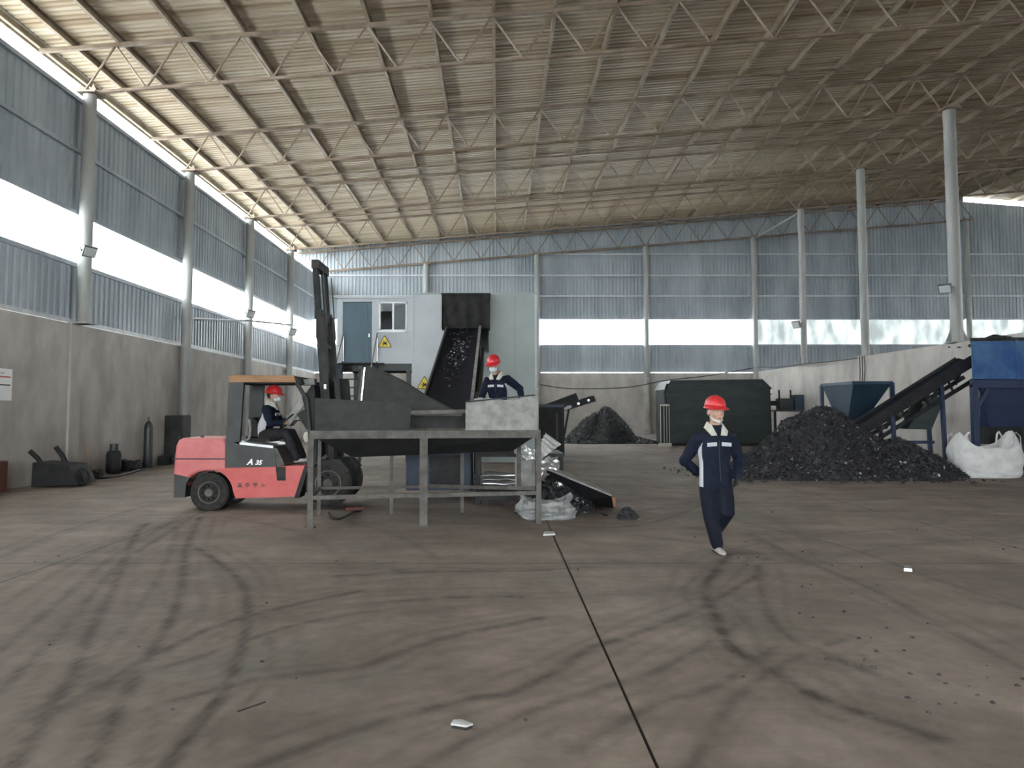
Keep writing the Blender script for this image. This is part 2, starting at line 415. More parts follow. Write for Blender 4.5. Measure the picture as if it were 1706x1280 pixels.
# --- back wall
wb = struct(MB().box((XL,YB,0),(XO,YB+.25,3.65)).build('wall_back', 'concrete', loc=(0,YB,0)))
lo_b = sheet(ribs(W,3.70,5.18,.2), wb, (-11,.16,0), 0)
x = -11.0; first = True
while x < 31:
    if not first: inst(lo_b, wb, (x,.16,0))
    first = False
    gap = .28 if x > 25.9 else -.06
    x_ = x
    sheet(ribs(W, 6.63, 0, .2, ztop=lambda q: roofz(x_+q)-gap), wb, (x,.16,0), 0)
    x += W
sheet(ribs(XO-31,3.70,5.18,.5), wb, (31,.16,0), 0); sheet(ribs(XO-31,6.63,0,.5, ztop=lambda q: roofz(31+q)-.28), wb, (31,.16,0), 0)
BCOL = [-3.9, 2.2, 8.2, 14.15, 20.1, 25.9]
for z in (3.72, 5.18, 6.63, 7.9, 9.05):
    for a, b in zip([XL]+BCOL, BCOL+[31]):
        MB().box((a+.15,YB+.02,z-.04),(b-.15,YB+.09,z+.04)).build('girt', 'girt' if z in (3.72,9.05,7.9) else 'cladding', wb)
for a, b in zip(BCOL[1:], BCOL[2:]+[31]): MB().box((a+.15,YB+.02,10.2),(b-.15,YB+.09,10.27)).build('girt', 'girt', wb)
for n_, (xa, xb, mm, lab) in enumerate([(XL,14.15,'pane_clear','white window strip across the back wall left of the partition'), (14.15,XO,'pane_dirty','cloudy greenish window strip across the back wall above the partition')]):
    wn = struct(thing('window_%d' % (n_+2), lab, 'window', (xa,YB,5.18)))
    x = xa
    while x < xb-.05:
        w_ = min(1.2 if x < 31 else 8, xb-x)
        MB().box((x,YB+.17,5.18),(x+w_-.001,YB+.175,6.63)).build('pane', mm, wn); x += w_
# --- partition, outer wall, wall behind
wr = struct(MB().box((XR,12,0),(XR+.25,YB,3.70)).build('wall_right', 'concrete'))
wo = struct(MB().box((XO,YF,0),(XO+.25,YB,5.1)).box((XO,YF,6.3),(XO+.25,YB,9.0)).build('wall_outer', 'cladding'))
wf = struct(MB().box((XL,YF-.25,0),(-8,YF,10.6)).box((8,YF-.25,0),(XO,YF,10.6)).box((-8,YF-.25,5.5),(8,YF,10.8)).build('wall_front', 'cladding'))
MB().prism([(XL,YF,10.6),(RIDGE,YF,10.6),(RIDGE,YF,roofz(RIDGE))], (0,-.25,0)).build('gable_sheet', 'cladding', wf)
MB().prism([(RIDGE,YF,10.6),(XO,YF,10.6),(RIDGE,YF,roofz(RIDGE))], (0,-.25,0)).build('gable_sheet', 'cladding', wf)

# --- roof: ribbed sheeting (ribs run up the slope), purlins as parts
mb = MB(); ys = []
pit = .2; yy = YF
while yy < YB+.2:
    ys += [(yy,0),(yy+.1,0),(yy+.12,.035),(yy+.18,.035)]; yy += pit
xs = [-11.1, RIDGE, XO+1.2]; vs_ = []
for yv, dz in ys:
    for xv in xs: vs_.append((xv, yv, roofz(xv)+dz))
mb.add(vs_, [(3*i+k, 3*i+k+1, 3*i+k+4, 3*i+k+3) for i in range(len(ys)-1) for k in range(2)])
ceil = struct(mb.build('ceiling', 'roof', loc=(0,0,0)))
pxs = [-11.05, -10.3]+[-9.18+1.51*k for k in range(24)]+[27+1.51*k for k in range(6)]
psrc = None
for xv in pxs:
    if psrc is None:
        h_, w_, t_ = .20, .08, .012
        prof = [(0,0),(w_,0),(w_,.03),(w_-t_,.03),(w_-t_,t_),(t_,t_),(t_,h_-t_),(w_,h_-t_),(w_,h_),(0,h_)]
        psrc = MB().prism([(a,YF,b) for a, b in prof], (0,YB-YF,0)).build('purlin', 'purlin', loc=(0,0,0))
        psrc.parent = ceil; psrc.location = (xv,0,roofz(xv)-.215)
    else: inst(psrc, ceil, (xv,0,roofz(xv)-.215))
# eave board outside the left wall
MB().box((-11.14,YF,roofz(-11.1)-.24),(-11.1,YB,roofz(-11.1)+.04)).build('eave_board', 'purlin', ceil)

for ys_, xa_ in ((24.4-1.1,6),(30.5-1.0,-9.2),(36.6-.9,-9.2)): MB().bar((xa_,ys_,roofz(xa_)-.25),(RIDGE,ys_,roofz(RIDGE)-.25),.05,.06).build('tie_angle','truss',ceil)
# --- trusses
TY = [18.3+6.1*k for k in range(4)]+[YB-.15]
ORD = ['nearest to the viewer', 'second from the viewer', 'third from the viewer', 'fourth from the viewer', 'hard against the back wall']
NP = 24; PX = 1.51; XB0, XT0 = XL+.02, -9.18
def webs(t):
    return
up_s = dn_s = None
for ty, od in zip(TY, ORD):
    t = thing('roof_truss', 'rusty brown steel roof truss, '+od, 'roof truss', (XL,ty,9.2), 'roof trusses')
    xe = RIDGE
    MB().tube([(XB0,ty,botz(XB0)),(xe,ty,botz(xe))], .05, 8).build('bottom_chord', 'truss', t)
    MB().bar((-11.0,ty,topz(-11.0)),(xe,ty,topz(xe)), .09, .09).build('top_chord', 'truss', t)
    for k in range(NP):
        xb, xt = XB0+PX*k, XT0+PX*k
        loc = (xb-XL, 0, botz(xb)-9.2)
        if up_s is None:
            up_s = MB().tube([(0,0,0),(xt-xb,0,topz(xt)-botz(xb))], .026, 6).build('web_member', 'truss', loc=(0,0,0)); up_s.parent = t; up_s.location = loc
            d0 = (xb+PX, topz(xt)-botz(xb+PX))
            dn_s = MB().tube([(0,0,0),(xt-xb-PX,0,d0[1])], .026, 6).build('web_member', 'truss', loc=(0,0,0)); dn_s.parent = t; dn_s.location = (xb+PX-XL,0,botz(xb+PX)-9.2)
        else:
            inst(up_s, t, loc); inst(dn_s, t, (xb+PX-XL,0,botz(xb+PX)-9.2))
# right slope strip of the end truss seen past the ridge
# --- columns
def column(x, y, z0, z1, r, label, pier=None, flare=False, mate='column'):
    c = thing('steel_column', label, 'column', (x,y,0), 'hall columns')
    MB().lathe([(r,z0),(r,z1)], (x,y,0), 20).build('pipe', mate, c, True)
    MB().box((x-r*1.5,y-r*1.5,z1-.02),(x+r*1.5,y+r*1.5,z1+.03)).build('cap_plate', 'truss', c)
    for s in (-1,1): MB().plate([(x+s*r*.5,y-r*1.0,z1),(x+s*r*1.6,y-r*1.0,z1),(x+s*r*1.0,y-r*1.0,z1+.2)], .02).build('bracket', 'truss', c)
    if pier == 'round': MB().lathe([(r*1.25,0),(r*1.25,z0)], (x,y,0), 20).build('pier', 'concrete_pier', c, True)
    if pier == 'square': MB().box((x-r*1.2,y-.22,0),(x-r*1.2+.06,y+.22,z0)).build('pier', 'concrete', c)
    MB().box((x-r*1.5,y-r*1.5,z0),(x+r*1.5,y+r*1.5,z0+.03)).build('base_plate', mate, c)
    if flare:
        for a in range(4):
            dx, dy = math.cos(a*math.pi/2), math.sin(a*math.pi/2)
            MB().plate([(x+dx*r*.9,y+dy*r*.9,z0+.03),(x+dx*r*2,y+dy*r*2,z0+.03),(x+dx*r*.9,y+dy*r*.9,z0+.5)], .02).build('gusset', mate, c)
    return c
for k, od in enumerate(['first from the left edge', 'second from the left edge', 'third from the left edge, behind the forklift', 'fourth from the left edge, by the back corner']):
    column(XL+.19, 18.3+6.1*k, 3.63 if k==0 else 0, 9.17, .155, 'grey steel pipe column along the left wall, '+od, 'square' if k==0 else None)
for k, od in enumerate(['nearest, beside the big blue bin', 'middle one, behind the blue funnel hopper', 'farthest, beside the green machine']):
    yk = 24.2+6.05*k
    column(XR+.125, yk, 3.70, 11.1, (.19,.165,.15)[k]*.95, 'pale steel pipe column standing on the concrete partition, '+od, None, True)
for x, od in zip(BCOL, ['above the control cabin', 'right of the conveyor room', 'left of the dark green machine', 'above the dark green machine', 'just right of the middle partition column', 'rightmost, by the ridge']):
    column(x, YB-.12, 3.65, botz(x) if x < 26 else 12, .14, 'slim grey-green column against the back wall, '+od, 'round')
# diagonal brace, back wall
tag(MB().tube([P(1258,397,42.3),P(1345,346,36.8)], .05, 8).build('diagonal_brace','column'), 'thin diagonal steel brace high up near the back wall', 'brace')

# ------------------------------------------------------------------ feeding hopper on a steel stand
TB = V((-2.54,10.75,0)); TU = V((.9899,.1418,0)); TV = V((-.1418,.9899,0)); TLn, TDp = 3.16, 1.32
def T(u, v, z): return TB+TU*u+TV*v+V((0,0,z))
hop = thing('feeding_hopper', 'dark steel feeding hopper on a welded stand in front of the forklift', 'hopper', TB+TU*1.6+TV*.66)
def hb(name, a, b, w, h, m='steel_frame', up=(0,0,1)): return MB().bar(a, b, w, h, up).build(name, m, hop)
hb('top_rail', T(-.02,0,1.265), T(TLn+.03,0,1.265), .07, .11)
hb('top_rail', T(-.02,TDp,1.265), T(TLn+.03,TDp,1.265), .07, .11)
hb('end_rail', T(0,0,1.265), T(0,TDp,1.265), .07, .10); hb('end_rail', T(TLn,0,1.265), T(TLn,TDp,1.265), .07, .10)
for u, w in ((-.01,.075),(1.53,.11),(TLn,.075)): hb('leg', T(u,0,0), T(u,0,1.21), w, .07, up=TV)
for u in (0,1.1,2.2,TLn-.05): hb('leg', T(u,TDp,0), T(u,TDp,1.21), .055, .05, up=TV)
hb('lower_rail', T(0,0,.41), T(TLn,0,.43), .05, .055)
hb('lower_rail', T(1.6,TDp,.42), T(TLn,.1,.48), .05, .05)
hb('lower_rail', T(0,TDp,.41), T(2.2,TDp,.41), .04, .04)
hb('side_stretcher', T(0,0,.41), T(0,TDp,.41), .05, .05)
for u in (-.01,1.53,TLn): MB().box((T(u,0,0)-V((.07,.06,0)))[:], (T(u,0,0)+V((.07,.06,.012)))[:]).build('foot_plate', 'steel_frame', hop)
# walls of the hopper
def quad3(a,b,c,d,t=.008): return MB().plate([a,b,c,d], t)
quad3(T(.03,.02,1.32),T(1.33,.02,1.32),T(1.36,.02,1.70),T(.03,.02,1.77)).build('front_plate', 'steel_dark', hop)
MB().grid(lambda a,b: T(2.12+a*1.03, .02+.015*math.sin(a*9)*b, 1.32+b*(.40+.09*a+.03*math.sin(a*7)+(.12*max(0,a-.9)*10))), 24, 4).build('front_plate', 'steel_dusty', hop)['label']='dusty grey dented steel plate'
hb('plate_edge', T(2.12,.015,1.72), T(3.12,.015,1.82), .02, .02, 'steel_dark')
quad3(T(.01,0,1.32),T(.01,TDp,1.32),T(.01,TDp,1.80),T(.01,0,1.78)).build('side_plate', 'steel_dark', hop)
quad3(T(TLn,0,1.32),T(TLn,TDp,1.32),T(TLn,TDp,1.75),T(TLn,0,1.93)).build('side_plate', 'steel_dusty', hop)
quad3(T(.0,TDp,1.32),T(TLn,TDp,1.32),T(TLn,TDp,1.50),T(0,TDp,1.50)).build('back_plate', 'steel_dark', hop)
hb('cross_bar', T(1.25,.10,1.57), T(2.14,.10,1.59), .04, .05, 'steel_frame')
# sloping trough below the rim
zc = .93
for nm, a, b, c, d in (('chute_plate',T(.02,.04,1.24),T(TLn-.02,.04,1.24),T(2.85,.40,1.0),T(.55,.40,zc)),('chute_plate',T(.02,TDp-.03,1.24),T(TLn-.02,TDp-.03,1.24),T(2.85,.95,1.0),T(.55,.95,zc)),
        ('chute_plate',T(.02,.04,1.24),T(.02,TDp-.03,1.24),T(.55,.95,zc),T(.55,.40,zc)),('chute_plate',T(TLn-.02,.04,1.24),T(TLn-.02,TDp-.03,1.24),T(2.85,.95,1.0),T(2.85,.40,1.0))):
    quad3(a,b,c,d).build(nm, 'steel_black', hop)
quad3(T(.55,.40,zc),T(2.85,.40,1.0),T(2.85,.95,1.0),T(.55,.95,zc)).build('chute_floor', 'steel_black', hop)

# ------------------------------------------------------------------ forklift
FY0, FY1 = 12.55, 13.72
fk = thing('forklift', 'red and black counterbalance forklift with raised mast and wooden roof board', 'forklift', P(440,850,13.1)*V((1,1,0)) if False else (-3.75,13.1,0))
def Q(px, py, y=FY0): return P(px, py, FY0).xz.to_3d() if False else V((P(px,py,FY0).x, y, P(px,py,FY0).z))
def fpoly(name, pts, m, y0=FY0, y1=FY1, parent=None, smooth=False):
    return MB().prism([Q(a,b,y0) for a, b in pts], (0,y1-y0,0)).build(name, m, parent or fk, smooth)
cwp = [(290,757),(292,742),(296,734),(303,730),(372,731),(376,740),(376,784),(362,785),(345,785),(330,787),(318,793),(311,804),(308,818),(308,829),(290,829),(288,815),(287,790)]
cwo = fpoly('counterweight', cwp, 'pink_paint', FY0+.02, FY1-.02)
bmod = cwo.modifiers.new('bevel','BEVEL'); bmod.width=.045; bmod.segments=3; bmod.limit_method='ANGLE'; bmod.angle_limit=R(50)
fpoly('seam', [(288,764),(376,764),(376,766),(288,766)], 'black_paint', FY0+.012, FY0+.03, cwo)
MB().lathe([(.028,0),(.03,.035),(.0,.04)], Q(327,730,12.8), 10).build('filler_cap','black_paint',cwo,True)
fpoly('rear_bumper', [(290,790),(316,796),(310,806),(308,829),(290,829)], 'black_paint', FY0+.0, FY1-.0)
arch = [(348+39*math.cos(R(t)), 822-39*math.sin(R(t))) for t in range(100,-10,-10)]
fpoly('chassis', [(376,779),(507,776),(490,828),(392,831),(388,822)]+[(p,q) for p,q in reversed(arch) if p>352 and q<822]+[(360,783)], 'red_paint', FY0+.03, FY1-.03)
fpoly('wheel_arch', [(312,790),(376,784),(388,822),(386,836),(378,836)]+[(348+35*math.cos(R(t)),822-35*math.sin(R(t))) for t in range(0,181,15)]+[(311,830)], 'black_paint', FY0+.3, FY0+.34)
fpoly('side_cover', [(375,731),(392,737),(455,745),(460,778),(374,780)], 'black_paint', FY0+.02, FY1-.02)
fpoly('hood_trim', [(391,736),(455,743),(455,747),(391,740)], 'aluminium', FY0+.0, FY1)
fpoly('step', [(459,778),(475,778),(475,801),(461,801)], 'steel_black', FY0+.015, FY0+.1)
fpoly('floor_plate', [(462,790),(505,776),(505,780),(464,796)], 'aluminium', FY0+.05, FY1-.05)
fpoly('knee_panel', [(453,745),(461,748),(473,775),(460,778)], 'steel_frame', FY0+.04, FY1-.04)
fpoly('front_cowl', [(500,660),(520,642),(526,700),(524,776),(508,776),(512,715)], 'steel_black', FY0+.12, FY1-.12)
fpoly('dashboard', [(487,690),(512,676),(520,700),(504,716)], 'steel_dark', FY0+.25, FY1-.25)
fpoly('fender', [(490,830),(505,783),(520,768),(566,766),(582,784),(578,788),(562,774),(524,774),(511,788),(498,830)], 'steel_black', FY0+.0, FY0+.36)
fpoly('fender', [(490,830),(505,783),(520,768),(566,766),(582,784),(578,788),(562,774),(524,774),(511,788),(498,830)], 'steel_black', FY1-.36, FY1)
fpoly('axle_housing', [(500,775),(575,775),(575,825),(495,825)], 'steel_black', FY0+.4, FY1-.4)
def wheel(px, py, r, w, y0, nm='wheel'):
    c = Q(px,py,y0); 
    o = MB().lathe([(r*.55,.0),(r*.62,.0),(r*.9,.0),(r,.035),(r,w-.035),(r*.9,w),(r*.6,w),(r*.55,w)], c, 28, (0,1,0)).build(nm,'rubber',fk,True)
    MB().lathe([(.001,.0),(r*.2,.0),(r*.22,.035),(r*.45,.05),(r*.52,.01),(r*.57,.005),(r*.57,w*.6)], c-V((0,.012,0)), 20, (0,1,0)).build('hub','steel_frame',o,True)
    n = 8
    for k in range(n):
        t = 2*math.pi*k/n; q = c+V((math.cos(t)*r*.36, .02, math.sin(t)*r*.36))
        MB().lathe([(.014,-.02),(.014,.015)], q, 6, (0,1,0)).build('bolt','chrome',o)
    return o
for yy_ in (FY0, FY1-.24): wheel(348, 821, .31, .24, yy_)
for yy_ in (FY0+.02, FY1-.30): wheel(546, 806, .375, .28, yy_)
for y0 in (FY0, FY1-.07):
    fpoly('rear_pillar', [(381,636),(406,636),(399,741),(376,735)], 'black_paint', y0, y0+.07)
    MB().tube([Q(489,631,y0+.04),Q(509,664,y0+.04),Q(515,715,y0+.04),Q(517,745,y0+.04)], .035, 8).build('front_pillar','black_paint',fk,True)
fpoly('roof_board', [(383,625),(490,626),(493,637),(382,637)], 'wood', FY0-.02, FY1+.02)
for k in range(6): 
    yk = FY0+.1+k*.19; MB().box(Q(384,639,yk)[:], (Q(490,636,yk)+V((0,.05,0)))[:]).build('roof_slat','steel_black',fk)
fpoly('roof_front_rail', [(488,626),(500,632),(503,640),(489,638)], 'steel_dark', FY0, FY1)
# seat
so = fpoly('seat', [(398,728),(438,731),(440,738),(398,737)], 'rubber', FY0+.35, FY1-.35)
fpoly('seat_back', [(402,698),(409,696),(416,702),(418,732),(404,732)], 'rubber', FY0+.35, FY1-.35)
MB().tube([Q(404,699,FY0+.34),Q(406,715,FY0+.34),Q(404,732,FY0+.34),Q(396,737,FY0+.34)], .022, 6).build('seat_frame','steel_dusty',fk,True)
# steering column and wheel, levers
MB().bar(Q(496,664,13.0), Q(468,704,13.0), .07, .11).build('steering_column','steel_dusty',fk)
sw_c = Q(466,702,13.05); ax = V((-.72,0,.69)).normalized(); u_ = V((0,1,0)); w_ = ax.cross(u_)
sw = MB().tube([sw_c+(u_*math.cos(t)+w_*math.sin(t))*.17 for t in [2*math.pi*k/24 for k in range(25)]], .014, 6).build('steering_wheel','black',fk,True)
for k in range(3):
    t = 2*math.pi*k/3; MB().tube([sw_c, sw_c+(u_*math.cos(t)+w_*math.sin(t))*.17], .010, 5).build('spoke','black',sw)
for k in range(3):
    a = Q(500,700,12.75+.1*k); MB().tube([a, a+V((-.12,0,.02))+V((-.1,0,-.12))*.3, a+V((-.22,0,-.10))], .010, 5).build('lever','steel_dark',fk)
MB().ball(Q(507,729,12.72), (.06,.06,.09), 10, 8).build('hydraulic_tank','cloth_cream',fk,True)
for k in range(4):
    y_ = 12.9+.13*k
    MB().tube([Q(505,650+6*k,y_),Q(514,640,y_),Q(524,636,y_),Q(533,655,y_),Q(530,690,y_)], .014, 6).build('hose','rubber',fk,True)
fpoly('work_lamp', [(498,632),(518,630),(520,640),(500,642)], 'lamp_body', FY0+.2, FY0+.4)
fpoly('warning_sticker', [(537,640),(541,640),(541,648),(537,648)], 'white_paint', FY0+.11, FY0+.115)
MB().tube([Q(376,726,12.7),Q(371,714,12.7),Q(374,712,12.7),Q(378,722,12.7)], .008, 5).build('grab_loop','black',fk)
# mast
MX = {}
def mast_pt(py, dx=0, y=12.85):       # tilted mast line
    px = 526+(py-437)*.069+dx
    return V((P(px,py,12.85).x, y, P(px,py,12.85).z))
for y in (12.85, 13.5):
    MB().bar(mast_pt(800,6,y), mast_pt(522,4,y), .09, .17, (0,1,0)).build('outer_rail','steel_dark',fk)
    MB().bar(mast_pt(700,-3,y+.06), mast_pt(437,-2,y+.06), .08, .15, (0,1,0)).build('inner_rail','steel_black',fk)
    MB().bar(mast_pt(690,7,y+.05), mast_pt(520,6,y+.05), .03, .05, (0,1,0)).build('rail_flange','chrome',fk)
    MB().tube([mast_pt(545,-4,y+.1), mast_pt(452,-4,y+.1)], .018, 8).build('lift_rod','chrome',fk,True)
    MB().tube([mast_pt(760,-4,y+.1), mast_pt(545,-4,y+.1)], .035, 8).build('lift_cylinder','steel_black',fk,True)
    MB().tube([mast_pt(560,8,y+.16), mast_pt(450,8,y+.16)], .012, 5).build('lift_chain','steel_frame',fk)
for py, h in ((440,.14),(524,.16),(575,.06),(640,.10),(780,.16)):
    a, b = mast_pt(py,-1,12.82), mast_pt(py,-1,13.64); MB().bar(a, b, .12, h).build('mast_crossbar','steel_dark',fk)
for k, y in enumerate((13.0,13.2,13.35)):
    MB().tube([mast_pt(530,-8,y), mast_pt(560,-10,y), mast_pt(590,-4,y)], .018, 6).build('hose','rubber',fk)
    MB().lathe([(.03,-.03),(.03,.05)], mast_pt(556+5*k,-6,y), 8).build('valve','aluminium',fk)
for y in (12.95,13.45): MB().tube([Q(508,782,y), Q(535,762,y), Q(552,754,y)], [.035,.03,.016], 8).build('tilt_cylinder','steel_frame',fk,True)
fpoly('carriage', [(553,628),(562,630),(570,745),(560,748)], 'steel_dark', FY0+.15, FY1-.15)
for y in (12.95,13.3): MB().box((Q(566,742,y)-V((0,.05,.02)))[:], (Q(566,742,y)+V((1.1,.05,.02)))[:]).build('fork','steel_dark',fk)
# lettering
def text_part(txt, size, loc, mt, parent, shear=0, name='lettering', rot=(math.pi/2,0,0)):
    cu = bpy.data.curves.new('t','FONT'); cu.body = txt; cu.size = size; cu.shear = shear; cu.extrude = .002; cu.offset = .004
    to = bpy.data.objects.new('t', cu); COL.objects.link(to); dg = bpy.context.evaluated_depsgraph_get()
    me = bpy.data.meshes.new_from_object(to.evaluated_get(dg)); bpy.data.objects.remove(to)
    me.materials.clear(); me.materials.append(M[mt]); me.name = name
    ob = bpy.data.objects.new(name, me); COL.objects.link(ob); ob.parent = parent; ob.location = V(loc)-ORG[parent.name]; ob.rotation_euler = rot
    return ob
text_part('A', .13, Q(411,774.5,FY0+.012), 'white_paint', fk, .35); text_part('35', .10, Q(424.5,774.5,FY0+.012), 'white_paint', fk, .35)
GL = [ # dark painted characters on the red side, as brush strokes on a unit square
 [((.1,.75),(.9,.75)),((.5,1),(.5,0)),((.15,.45),(.85,.45)),((.45,.45),(.05,.05)),((.55,.45),(.95,.05)),((.2,.2),(.8,.2))],
 [((.15,.75),(.85,.75)),((.15,.75),(.15,.35)),((.85,.75),(.85,.35)),((.15,.35),(.85,.35)),((.5,1),(.5,0))],
 [((.1,.85),(.9,.85)),((.2,.85),(.2,.45)),((.8,.85),(.8,.45)),((.2,.65),(.8,.65)),((.1,.42),(.9,.42)),((.5,.9),(.5,0))],
 [((.1,.5),(.9,.5)),((.5,.85),(.5,.5)),((.2,.2),(.8,.2))]]
for k, g in enumerate(GL):
    o = Q(394+13*k,813,FY0+.022); sz = .085; mbg = MB()
    for a, b in g: mbg.bar(o+V((a[0]*sz,0,a[1]*sz)), o+V((b[0]*sz,0,b[1]*sz)), .004, .011)
    mbg.build('painted_character','black_paint',fk)

# bucket carried on the forks, tipping over the hopper
bk = thing('tipping_bucket', 'dark sheet steel tipping bucket between the forklift mast and the hopper', 'bucket', Q(640,745,13.15))
side = [(596,614),(620,611),(660,630),(702,657),(768,692),(752,700),(690,702),(600,735),(583,728)]
for y in (12.66,13.62): MB().prism([Q(a,b,y) for a,b in side], (0,.012,0)).build('side_plate','steel_dark',bk)
MB().prism([Q(583,728,12.67),Q(596,614,12.67),Q(599,614,12.67),Q(587,728,12.67)], (0,.95,0)).build('back_plate','steel_dark',bk)
MB().prism([Q(583,728,12.67),Q(600,735,12.67),Q(690,702,12.67),Q(752,700,12.67),Q(752,698,12.67),Q(690,699,12.67),Q(600,731,12.67)], (0,.95,0)).build('bottom_plate','steel_dark',bk)
MB().bar(Q(603,614,12.62), Q(594,690,12.62), .03, .03).build('edge_bar','steel_frame',bk)
MB().bar(Q(606,612,12.64), Q(600,672,12.64), .02, .015).build('edge_trim','chrome',bk)
MB().bar(Q(678,690,12.62), Q(770,691,12.62), .03, .05).build('lip','steel_frame',bk)
MB().bar(Q(598,612,12.66), Q(598,612,13.62), .04, .04).build('top_bar','steel_frame',bk)

# ------------------------------------------------------------------ inclined belt conveyor into the panel room
cv = thing('inclined_conveyor', 'wide black inclined belt conveyor climbing into the panel room', 'conveyor', (-1.0,16.5,0))
CW = .47
def C(t, x=0, dz=0):                   # t along the belt: 0 = foot, 1 = head
    return V((-1.02+x, 14.3+9.75*t, 1.13+3.04*t+dz))
MB().grid(lambda a,b: C(b,(a-.5)*2*CW, .06*(2*a-1)**2), 6, 20).build('belt','belt',cv,True)
MB().grid(lambda a,b: C(b,(a-.5)*2*CW, -.22), 2, 6).build('return_belt','belt',cv)
for s in (-1,1):
    MB().bar(C(0,s*(CW+.03),-.06), C(1,s*(CW+.03),-.06), .05, .34).build('side_frame','steel_black',cv)
    MB().bar(C(0,s*(CW+.035),.13), C(.99,s*(CW+.035),.13), .07 if s>0 else .03, .03).build('side_skirt','steel_dusty' if s>0 else 'steel_frame',cv)
for k in range(9): MB().tube([C(.03+.115*k,-CW,-.10),C(.03+.115*k,CW,-.10)], .05, 8).build('roller','steel_frame',cv,True)
for t in (.15,.5,.8):
    for s in (-1,1):
        a = C(t,s*(CW+.03),-.2); MB().bar(a, (a.x,a.y,0), .08, .08).build('leg','steel_black',cv)
MB().box((-1.62,14.0,.18),(-.48,14.7,1.0)).build('tail_housing','under_blue',cv)
MB().box((-1.2,13.98,.25),(-.62,14.02,.8)).build('housing_hatch','steel_black',cv)
MB().bar(C(.12,CW+.16,-.2),C(.72,CW+.16,-.2), .08,.4).build('drive_guard','steel_black',cv)
MB().box((C(.2,CW+.1)-V((0,0,.1)))[:], (C(.2,CW+.1)+V((.22,.3,.25)))[:]).build('motor_box','steel_dark',cv)
MB().bar(C(.16,CW+.12,-.05),C(.16,CW+.12,.22), .06,.03).build('switch_plate','white_paint',cv)
sc = thing('belt_scrap','loose dark shiny scrap riding up the inclined belt','scrap',C(.6),kind='stuff')
ms = MB(); r2 = random.Random(3)
for k in range(150):
    t = r2.gauss(.66,.16); x = r2.gauss(0,.12)
    if not 0 < t < .95 or abs(x) > .35: continue
    c = C(t,x,.02+.08*r2.random()); s_ = r2.uniform(.02,.07)
    ms.add([c+V((r2.uniform(-s_,s_),r2.uniform(-s_,s_),r2.uniform(-.02,s_))) for _ in range(4)], [(0,1,2),(0,2,3),(0,3,1),(1,3,2)])
sm = ms.build('scrap_pieces','scrap_chip',sc); sm['kind']='stuff'
ms = MB()
for k in range(60):
    t = r2.gauss(.66,.13); x = r2.gauss(0,.11)
    if not 0 < t < .95 or abs(x) > .35: continue
    c = C(t,x,.03+.07*r2.random()); s_ = r2.uniform(.015,.045)
    ms.add([c+V((r2.uniform(-s_,s_),r2.uniform(-s_,s_),r2.uniform(-.02,s_))) for _ in range(4)], [(0,1,2),(0,2,3),(0,3,1),(1,3,2)])
sm = ms.build('bright_pieces','scrap_light',sc); sm['kind']='stuff'

# ------------------------------------------------------------------ control cabin on posts and panel room
CY = 24.3
cb = thing('control_cabin', 'white raised control cabin with blue door and sliding window', 'cabin', (-3.8,CY+1.5,0))
def cq(px,py,y=CY): return P(px,py,CY).xz
def cbox(name, p0, p1, y0, y1, m, parent):
    a, b = P(*p0,CY), P(*p1,CY)
    return MB().box((min(a.x,b.x),y0,min(a.z,b.z)),(max(a.x,b.x),y1,max(a.z,b.z))).build(name, m, parent)
cbox('wall_panel', (562,497),(570,606), CY, CY+.08, 'panel_white', cb)
cbox('wall_panel', (570,497),(620,503), CY, CY+.08, 'panel_white', cb)
cbox('wall_panel', (620,497),(632,606), CY, CY+.08, 'panel_white', cb)
cbox('wall_panel', (632,497),(678,503), CY, CY+.08, 'panel_white', cb)
cbox('wall_panel', (632,552),(678,606), CY, CY+.08, 'panel_white', cb)
cbox('wall_panel', (678,497),(688,606), CY, CY+.08, 'panel_white', cb)
a, b = P(562,497,CY), P(688,606,CY)
MB().box((a.x,CY+.08,b.z),(a.x+.08,CY+3,a.z)).build('side_panel','panel_white',cb)
MB().box((a.x,CY+2.92,b.z),(b.x,CY+3,a.z)).build('rear_panel','panel_white',cb)
MB().box((a.x-.05,CY-.04,a.z),(b.x,CY+3.05,a.z+.07)).build('roof_panel','panel_white',cb)
MB().box((a.x,CY+.02,b.z-.16),(b.x,CY+3,b.z)).build('floor_deck','steel_black',cb)
MB().box((a.x+.5,CY-.02,b.z-.22),(b.x-.03,CY+.1,b.z)).build('floor_beam','machine_green',cb)
for x in (a.x+.1, b.x-.14): MB().box((x-.07,CY+.02,0),(x+.07,CY+.16,b.z-.16)).build('post','machine_green',cb)
for x in (a.x+.1, b.x-.14): MB().box((x-.07,CY+2.8,0),(x+.07,CY+2.94,b.z-.16)).build('post','machine_green',cb)
dr = cbox('door', (570.5,504),(619.5,606), CY+.015, CY+.06, 'door_blue', cb)
for y0,y1 in ((508,548),(555,600)):
    A,B = P(577,y0,CY),P(612,y1,CY); MB().box((A.x,CY+.005,B.z),(B.x,CY+.02,A.z)).build('door_panel','door_blue',dr)
MB().bar(P(615,556,CY-.03),P(615,562,CY-.03),.03,.03).build('handle','chrome',dr)
A,B = P(632,503,CY),P(678,552,CY)
wf_ = MB().box((A.x,CY-.02,A.z-.05),(B.x,CY+.05,A.z)).box((A.x,CY-.02,B.z),(B.x,CY+.05,B.z+.05)).box((A.x,CY-.02,B.z),(A.x+.04,CY+.05,A.z)).box((B.x-.05,CY-.02,B.z),(B.x,CY+.05,A.z)).box(((A.x+B.x)/2-.03,CY-.01,B.z),((A.x+B.x)/2+.03,CY+.04,A.z)).build('window_frame','white_paint',cb)
